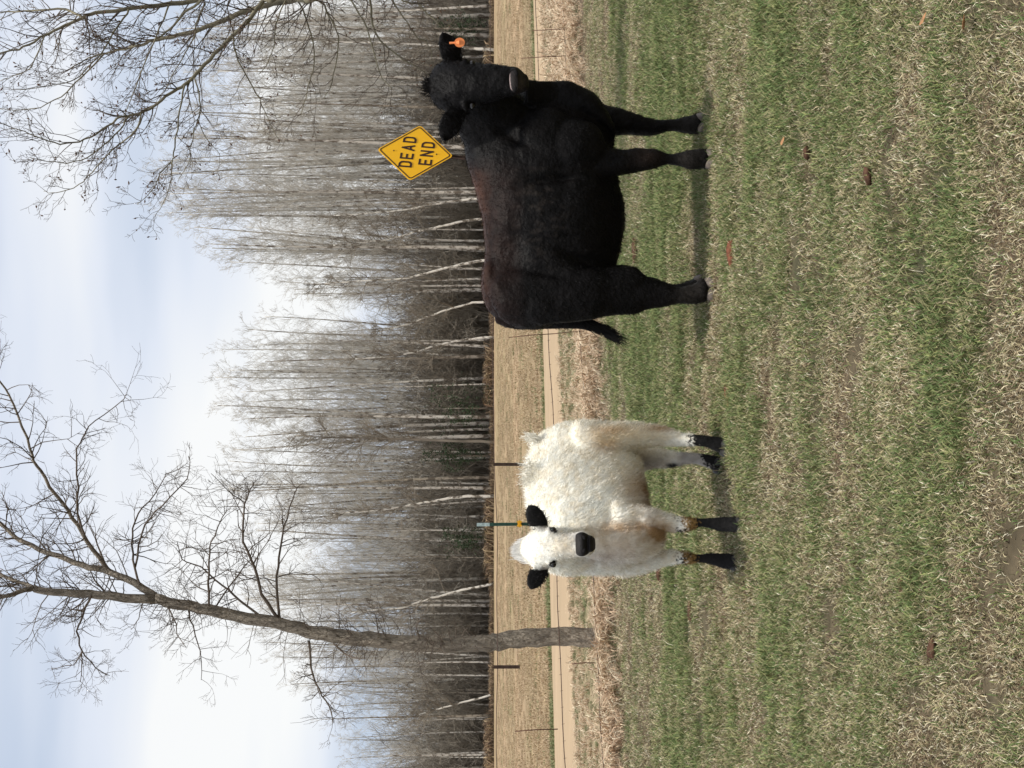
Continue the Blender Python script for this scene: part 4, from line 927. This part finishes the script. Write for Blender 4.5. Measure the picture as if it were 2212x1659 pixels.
# ---------- white calf
def make_calf():
    hd = Vector((-.62, -.78, 0)).normalized(); lf = Vector((.78, -.62, 0)).normalized()      # heading, its left side
    cf = Vector((-.826, 8.24, 0)); ch = Vector((-.405, 8.78, 0))
    root = empty('calf', ((cf.x + ch.x) / 2, (cf.y + ch.y) / 2, 0), 'fluffy white calf with black ears, nose and lower legs, facing the camera', 'cattle')
    B = Body(); mid = (cf + ch) / 2; half = (cf - ch).length / 2
    def C(s, z): q = mid + hd * s; return Vector((q.x, q.y, z))
    # trunk along heading: s, top z, bottom z, half width
    S = [(-.50,.98,.80,.05),(-.47,1.02,.66,.12),(-.40,1.06,.54,.16),(-.28,1.085,.47,.185),(-.12,1.10,.455,.20),(.05,1.095,.45,.21),(.20,1.065,.44,.195),(.33,1.03,.45,.18),(.43,.97,.50,.145),(.49,.90,.58,.095),(.52,.84,.64,.06)]
    B.loft([(C(s, (a + b) / 2), (a - b) / 2, w) for s, a, b, w in S], UP, lf, 34, 5, 2.15)
    # haunches, shoulders, neck
    for sg in (1, -1):
        q = C(-.34, .80) + lf * (.10 * sg); B.ball(q, .15, .10, .21, hd, lf, UP); q = C(-.36, .62) + lf * (.10 * sg); B.ball(q, .12, .085, .17, hd, lf, UP)
        q = C(.30, .80) + lf * (.11 * sg); B.ball(q, .13, .10, .20, hd, lf, UP); q = C(.33, .62) + lf * (.115 * sg); B.ball(q, .10, .085, .16, hd, lf, UP)
    # neck to head
    B.loft([(C(.22,.86), .21, .15), (W(1235,1190,8.14), .175, .14), (W(1212,1186,8.02), .135, .12), (W(1195,1184,7.95), .10, .10)], UP, Vector((.94, -.33, 0)), 26, 5)
    B.loft([(W(1262,1185,8.02), .05, .04), (W(1310,1185,8.02), .075, .06), (W(1370,1180,8.04), .09, .07), (W(1415,1172,8.10), .07, .06), (W(1436,1164,8.15), .035, .04)], Vector((.78, -.62, 0)), hd, 18, 4)
    def leg(sts, la):
        out = [(W(a, b, Y), hw / F * Y, hw / F * Y * k) for (a, b, hw, Y), k in zip(sts, la)]
        out.insert(0, (out[0][0] + UP * .05 + YA * .02, out[0][1] * .4, out[0][2] * .3)); B.loft(out, XA, YA, 20, 5)
    Yl, Yr_ = 8.13, 8.30
    leg([(1330,1120,38,Yl+.04),(1375,1120,30,Yl+.03),(1405,1122,24,Yl),(1440,1129,19.5,Yl),(1465,1133,17.5,Yl),(1485,1131.5,16.5,Yl-.01),(1502,1130,12.5,Yl),(1517,1129,8.8,Yl),(1540,1131,12,Yl),(1562,1132.5,16,Yl),(1580,1133,16.5,Yl-.01),(1599,1133,17,Yl-.02)], [.9,.95,1.1,1.15,1.15,1.2,1.3,1.5,1.2,1.1,1.15,1.2])
    leg([(1340,1215,32,Yr_),(1380,1214,28,Yr_),(1415,1208,22,Yr_),(1440,1204,17,Yr_),(1465,1204,15,Yr_),(1485,1205,14,Yr_-.01),(1500,1206,11,Yr_),(1515,1206,8.8,Yr_),(1540,1208,13,Yr_),(1562,1212,16,Yr_),(1577,1214,17,Yr_-.01),(1594,1216,16.5,Yr_-.02)], [.9,1,1.15,1.2,1.2,1.2,1.3,1.5,1.2,1.1,1.15,1.2])
    Yh, Yg = 8.62, 8.86
    leg([(1250,955,44,Yh+.02),(1310,952,40,Yh+.03),(1365,944,30,Yh+.06),(1410,941,25,Yh+.08),(1440,943,21,Yh+.08),(1465,949,16,Yh+.05),(1490,950,13.5,Yh+.02),(1515,952,13,Yh),(1540,957,15.5,Yh),(1558,962,18,Yh),(1578,967,18,Yh-.02)], [1,1.2,1.5,1.5,1.5,1.5,1.4,1.3,1.2,1.1,1.1])
    leg([(1300,1005,40,Yg),(1345,1000,32,Yg+.02),(1385,992,26,Yg+.05),(1425,989,20,Yg+.08),(1450,991,17,Yg+.07),(1470,991,13.5,Yg+.04),(1495,990,12,Yg+.01),(1520,993,13.5,Yg),(1540,999,15,Yg),(1555,1004,17,Yg-.01),(1568,1006,17,Yg-.02)], [1,1.2,1.4,1.5,1.5,1.4,1.4,1.2,1.2,1.1,1.1])
    # head
    l = Vector((.985, .13, .02)).normalized(); a = Vector((.01, -.40, -.915)).normalized(); n_ = a.cross(l).normalized()
    if n_.y > 0: n_ = -n_
    HS = [(1136,1187,8.0,.045,.045),(1146,1187,7.985,.078,.07),(1162,1186,7.965,.098,.09),(1182,1184,7.94,.100,.10),(1198,1182,7.92,.090,.10),(1216,1180,7.895,.073,.09),(1236,1178,7.875,.062,.075),(1252,1176,7.86,.064,.064),(1266,1175,7.85,.062,.055),(1276,1174,7.85,.052,.042),(1283,1174,7.855,.035,.026)]
    B.loft([(W(p, q, y), lr, nr) for p, q, y, lr, nr in HS], l, n_, 28, 5, 2.3)
    B.loft([(W(1215,1184,7.97),.06,.05),(W(1245,1181,7.93),.05,.042),(W(1268,1177,7.90),.042,.034),(W(1280,1175,7.885),.03,.022)], l, n_, 18, 4)
    for q in (1215, 1148): B.ball(W(1187, q, 7.87), .022, .024, .016, l, n_, a, 10)
    B.ball(W(1142, 1187, 7.96), .06, .05, .04, l, n_, a)
    ears = []
    for pts, ws in (([(1177,1143,7.96),(1170,1134,7.95),(1161,1124,7.94),(1153,1113,7.94),(1147,1101,7.94),(1143,1092,7.95)], [.020,.037,.048,.048,.036,.010]),
                    ([(1180,1226,7.95),(1171,1232,7.94),(1162,1241,7.93),(1154,1252,7.93),(1147,1263,7.93),(1143,1272,7.94)], [.020,.040,.049,.049,.037,.010])):
        c = [W(*q) for q in pts]; ax = (c[-1] - c[0]).normalized(); nn = Vector((0, -.95, -.3)); nn = (nn - ax * nn.dot(ax)).normalized(); bb = ax.cross(nn)
        B.loft([(cc, w, .0145) for cc, w in zip(c, ws)], bb, nn, 16, 4); ears.append((c, ax, nn, bb))
    me = B.fuse('body', .0078, 5, .5); lumps(me, .007, 7, 13); lumps(me, .0035, 20, 15)
    v, nn = arr(me)
    WHITE = np.array([.94, .92, .84]); CREAM = np.array([.85, .75, .58]); TAN = np.array([.50, .31, .15]); BRN = np.array([.24, .15, .09]); BLK = np.array([.012, .011, .011]); GREY = np.array([.30, .26, .24])
    def colr(p):
        px, py = pix(p); jit = fbm(px * .09, py * .09, 31, 4) - .5; jb = fbm(px * .35, py * .35, 41, 3) - .5; c = np.tile(WHITE, (len(p), 1))
        def mixin(c, w, k): w = np.clip(w, 0, 1)[:, None]; return c * (1 - w) + k * w
        g = lambda x0, y0, sx, sy: np.exp(-((px - x0) / sx) ** 2 - ((py - y0) / sy) ** 2)
        near_h = (p @ np.array(hd)) 
        c = mixin(c, .35 + jit * 1.6 - .2, CREAM)
        c = mixin(c, g(1312, 955, 30, 22) * 1.1 * (1 + jb * 2), TAN); c = mixin(c, g(1330, 1000, 70, 50) * .5 * (1 + jit), CREAM); c = mixin(c, g(1340, 1195, 80, 40) * .55 * (1 + jit), np.array([.60, .52, .45])); c = mixin(c, g(1290, 1160, 40, 20) * .5, CREAM * .85); c = mixin(c, g(1230, 1155, 30, 8) * .3, GREY * 1.6)                              # thigh stain; shade of chest and cheek edge painted in
        c = mixin(c, g(1350, 935, 90, 26) * .75 * (1 + jb), CREAM * np.array([1, .93, .8])); c = mixin(c, g(1395, 1020, 60, 80) * .4 * (1 + jit), CREAM * .9); c = mixin(c, g(1320, 930, 40, 10) * .5, TAN * 1.3)
        c = mixin(c, g(1425, 925, 30, 9) * .8, TAN)
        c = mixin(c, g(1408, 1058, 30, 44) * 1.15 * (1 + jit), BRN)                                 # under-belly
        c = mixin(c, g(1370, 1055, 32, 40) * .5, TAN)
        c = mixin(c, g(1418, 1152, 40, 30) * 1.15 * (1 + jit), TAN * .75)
        c = mixin(c, g(1345, 1140, 50, 14) * .6 * (1 + jit), TAN * 1.1); c = mixin(c, g(1300, 1205, 60, 14) * .4 * (1 + jit), GREY * 1.5)                            # brisket: tan coat, with the chest's shade painted into it
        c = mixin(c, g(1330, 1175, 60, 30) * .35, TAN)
        c = mixin(c, g(1380, 1000, 70, 20) * (p[:, 1] > 8.75) * .9, GREY * 1.1)                    # shade on the far hind leg, painted as grey
        c = mixin(c, g(1215, 1178, 22, 16) * .35, np.array([.75, .55, .30]))                       # cream stripe on the nose
        c = mixin(c, g(1182, 935, 200, 6) * 0, TAN)
        head = (p[:, 1] < 8.05) & (px < 1290) & (px > 1130) & (py > 1085) & (py < 1280)
        for ex, ey, ux, uy in ((1193, 1217, .8, -.6), (1195, 1145, .85, .5)):
            a_, b_ = (px - ex) * ux + (py - ey) * uy, -(px - ex) * uy + (py - ey) * ux
            c = np.where((head & ((a_ / 9.5) ** 2 + (b_ / 4.6) ** 2 < 1))[:, None], BLK, c)
        c = mixin(c, head * (g(1172, 1138, 14, 9) + g(1176, 1228, 10, 6)) * .8, GREY * .8)
        c = mixin(c, head * g(1165, 1187, 22, 26) * np.clip(jb * 4, 0, 1) * .35, GREY * 1.8)
        ear = head & (((py < 1137) & (px < 1186 - (py - 1120) * .2)) | ((py > 1230) & (px < 1188)))
        c = np.where(ear[:, None], BLK, c)
        leg_ = (px > 1455) | (p[:, 2] < .33)
        fl = leg_ & (py > 1095) & (py < 1235)
        knee = np.clip((px - 1466 + jb * 60 + jit * 30) / 12, 0, 1) * fl; kc = np.array([.30, .175, .06]) * (1 - np.clip(jb * 3, 0, .8)[:, None]) + BLK * np.clip(jb * 3, 0, .8)[:, None]; c = c * (1 - knee[:, None]) + kc * knee[:, None]
        kb = fl & (px > 1460) & (px < 1482) & (jb > .0) & (((py > 1140) & (py < 1160)) | (py > 1204)); c = np.where(kb[:, None], BLK, c)
        c = mixin(c, np.clip((px - 1500 + jb * 34) / 7, 0, 1) * fl, BLK * 1.2)
        hl = leg_ & (py < 1030); c = mixin(c, np.clip((px - 1488 + jb * 50) / 8, 0, 1) * hl * (py < 972), BLK)
        inner = hl & (py >= 972); c = mixin(c, np.clip((px - 1455) / 20, 0, 1) * inner * .8, GREY); c = mixin(c, np.clip((px - 1512 + jb * 40 + (py - 990) * -.8) / 8, 0, 1) * inner, BLK)
        c = mixin(c, g(1452, 1006, 14, 6) * (px > 1435) * 1.3, BLK)
        return c
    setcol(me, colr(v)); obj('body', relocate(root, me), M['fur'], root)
    def comb(p, n0): return np.tile(np.array([.25, .3, -.75]), (len(p), 1))
    def ln(p):
        px, py = pix(p); L_ = np.full(len(p), .020); head = (p[:, 1] < 8.02) & (px < 1290) & (py > 1090) & (py < 1275)
        L_ = np.where(head, .009, L_); L_ = np.where(px > 1500, .006, L_); L_ = np.where((px > 1455) & (px <= 1500), .012, L_); L_ = np.where((px < 1160) & ~head, .034, L_); return L_
    nz = lambda p: (pix(p)[0] > 1240) & (pix(p)[0] < 1292) & (np.abs(pix(p)[1] - 1175) < 34) & (p[:, 1] < 7.98)
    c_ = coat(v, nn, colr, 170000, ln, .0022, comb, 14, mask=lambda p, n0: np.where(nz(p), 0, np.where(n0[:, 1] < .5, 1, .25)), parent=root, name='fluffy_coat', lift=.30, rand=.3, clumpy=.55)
    c_.data.transform(Matrix.Translation(-root.location))
    def tuft(name, roots, dirs, length, width, c0, seed, count, bend=.3, jitter=.012):
        r = np.random.default_rng(seed); V = []; Fc = []; Cc = []
        for i in range(count):
            k = r.integers(len(roots)); p = np.array(roots[k]) + r.normal(0, jitter, 3); d = np.array(dirs[k]) + r.normal(0, bend, 3); d /= np.linalg.norm(d)
            L_ = length * r.uniform(.4, 1.1); s_ = np.cross(d, [0, 1, 0]); s_ /= np.linalg.norm(s_) + 1e-9; s_ *= width / 2
            md = p + d * L_ * .55; t = p + d * L_ + r.normal(0, .008, 3); b = len(V)
            V += [p - s_, p + s_, md + s_ * .8, md - s_ * .8, t]; Fc += [(b, b + 1, b + 2, b + 3), (b + 3, b + 2, b + 4)]; cc = np.array(c0) * r.uniform(.85, 1.15); Cc += [cc] * 5
        me2 = mesh(name, V, Fc, False); setcol(me2, np.array(Cc)); o = obj(name, relocate(root, me2), M['hair'], root); o['kind'] = 'stuff'; return o
    # peaked tuft of hair on the poll
    rt_ = []; dr_ = []
    for k in np.linspace(-1, 1, 15):
        rt_.append(W(1141, 1187 + 24 * k, 7.99)); dr_.append(Vector((.95 * k - .05, -.1, 1.0)))
    tuft('poll_tuft', rt_, [(W(1104, 1190, 8.0) - q).normalized() for q in rt_], .080, .0042, (.84, .82, .78), 21, 1500, .13, .008)
    tuft('tail_head_tuft', [W(1150 + k, 946 + k * .3, 8.72) for k in (0, 5, 10)], [Vector((.2, .2, .9))] * 3, .05, .0035, (.80, .76, .66), 22, 240, .3)
    tuft('back_tuft', [W(1142 + abs(k) * .2, 1028 + k, 8.5) for k in (-22, -12, 0, 8, 14)], [Vector((-.1, 0, .9))] * 5, .035, .0035, (.80, .76, .66), 23, 420, .35, .02)
    for c, ax, nv, bb in ears:
        tuft('ear_fringe', [c[1].lerp(c[4], k) - bb * .03 for k in (0, .3, .6)] + [c[1].lerp(c[4], k) + bb * .03 for k in (0, .4)], [-bb * .6 + ax * .4] * 3 + [bb * .6 + ax * .4] * 2, .024, .0028, (.011, .010, .010), 25, 170, .35, .007)
    for q, e_ in ((1219.5, 7.895), (1144.5, 7.89)):
        bm = bmesh.new(); bmesh.ops.create_uvsphere(bm, u_segments=16, v_segments=10, radius=.0155); me3 = bpy.data.meshes.new('eye'); bm.to_mesh(me3); bm.free(); me3.polygons.foreach_set('use_smooth', [True] * len(me3.polygons))
        obj('eye', me3, M['eye'], root, W(1195, q, e_ - .03) - root.location)
    # black nose: rounded pad, nostrils, lower lip
    BB = Body(); BB.loft([(W(1245,1176,7.815),.050,.014),(W(1251,1176,7.80),.058,.028),(W(1259,1175.5,7.79),.060,.034),(W(1267,1175,7.79),.052,.032),(W(1272,1174.5,7.805),.043,.022),(W(1278,1174.5,7.80),.040,.028),(W(1284,1174.5,7.815),.028,.016)], l, n_, 24, 4, 2.5)
    me6 = mesh('nose', BB.v, BB.f); setcol(me6, np.tile(np.array([.016, .014, .014]), (len(me6.vertices), 1))); obj('nose', relocate(root, me6), M['nose'], root)
    for q in (1189, 1161):
        bm = bmesh.new(); bmesh.ops.create_uvsphere(bm, u_segments=12, v_segments=8, radius=1); bmesh.ops.scale(bm, vec=(.012, .006, .009), verts=bm.verts[:]); me5 = bpy.data.meshes.new('nostril'); bm.to_mesh(me5); bm.free()
        o = obj('nostril', me5, M['dark'], root, W(1262, q, 7.758) - root.location); o.rotation_euler = (R(-20), R(25 if q > 1175 else -25), 0)
    for px_, py_, Y, hw in ((1593,1133,Yl-.02,17.5), (1588,1216,Yr_-.02,17), (1572,968,Yh-.02,18.5), (1562,1007,Yg-.02,17.5)):
        q = W(px_, py_, Y); BB = Body()
        for sx in (-1, 1):
            cx = q.x + sx * hw * .48 / F * Y; r_ = hw * .54 / F * Y
            BB.loft([(Vector((cx, Y - .02, -.03)), r_ * 1.1, .05), (Vector((cx, Y - .02, .0)), r_ * 1.05, .047), (Vector((cx, Y - .012, .025)), r_ * .95, .04), (Vector((cx, Y, .042)), r_ * .6, .024)], XA, YA, 14, 3)
        obj('hoof', relocate(root, mesh('hoof', BB.v, BB.f)), M['darkhoof'], root)
    return root
make_calf()

# ------------------------------------------------------------------ droppings and dead leaves in the grass
def clod(px, py, L_, Hh, m, label, seed, rot=0):
    Y = 4760 / (px - HZ); q = W(px, py, Y); rs = random.Random(seed); bm = bmesh.new(); bmesh.ops.create_icosphere(bm, subdivisions=3, radius=1)
    for v in bm.verts:
        k = .75 + .5 * float(vnoise(v.co.x * 2.1 + seed, v.co.y * 2.1 + v.co.z * 1.7, seed)) + .2 * float(vnoise(v.co.x * 6, v.co.z * 6 + v.co.y * 5, seed)); v.co = Vector((v.co.x * L_ / 2 * k, v.co.y * L_ * .38 * k, v.co.z * Hh * k))
    me = bpy.data.meshes.new('dung'); bm.to_mesh(me); bm.free(); me.polygons.foreach_set('use_smooth', [True] * len(me.polygons))
    o = obj('dung', me, m, None, (q.x, Y, Hh * .35 + .005)); o.rotation_euler = (0, 0, rot); tag(o, label, 'dung')
clod(1590, 548, .13, .030, M['drydung'], 'reddish-brown dried dropping in the grass in front of the steer\'s hind hoof', 3, .2)
clod(1583, 850, .17, .022, M['drydung'], 'long reddish dropping in the grass between the steer and the calf', 4, .1)
clod(1377, 540, .20, .03, M['dung'], 'dark dropping on the grass behind the steer, seen under its belly', 5)
clod(1752, 330, .05, .014, M['dung'], 'small dark dropping in the foreground grass below the steer\'s near front leg', 6)
clod(1962, 1262, .07, .013, M['dung'], 'dark brown dropping beside the worn straw patch in the left foreground', 7)
clod(1498, 1320, .12, .02, M['dung'], 'dark dropping in the grass just left of the calf\'s front hooves', 8)
clod(2030, 1405, .07, .014, M['dung'], 'dark brown dropping near the lower left corner of the pasture', 10)
clod(1885, 380, .07, .012, M['dung'], 'flat dark dropping in the right foreground grass', 11, .5)
clod(1430, 1240, .11, .025, M['dung'], 'small dark dropping on the green grass behind the calf, left of its knee', 12)
def leaf(px, py, s, label, seed):
    Y = 4760 / (px - HZ); q = W(px, py, Y); V = []; Fc = []
    for i in range(7):
        t = i / 6; w = math.sin(math.pi * min(max(t, .02), .98)) * .36 * s
        for k in (-1, 0, 1): V.append(((t - .5) * s, k * w, .02 * s * 0 + abs(k) * .22 * w + .18 * s * (t - .5) ** 2))
    for i in range(6):
        for k in range(2): a = i * 3 + k; Fc.append((a, a + 1, a + 4, a + 3))
    me = mesh('dead_leaf', V, Fc); sdm = obj('dead_leaf', me, M['leaf'], None, (q.x, Y, .035)); sdm.rotation_euler = (.35, .25, seed); sm_ = sdm.modifiers.new('t', 'SOLIDIFY'); sm_.thickness = .0008; tag(sdm, label, 'leaf')
leaf(2028, 42, .06, 'orange-brown dead leaf in the lower right corner of the pasture', 1)
leaf(2120, 48, .055, 'pale brown dead leaf at the bottom right edge of the grass', 2.2)
leaf(1712, 305, .05, 'tan dead leaf in the grass beneath the steer\'s front legs', .6)
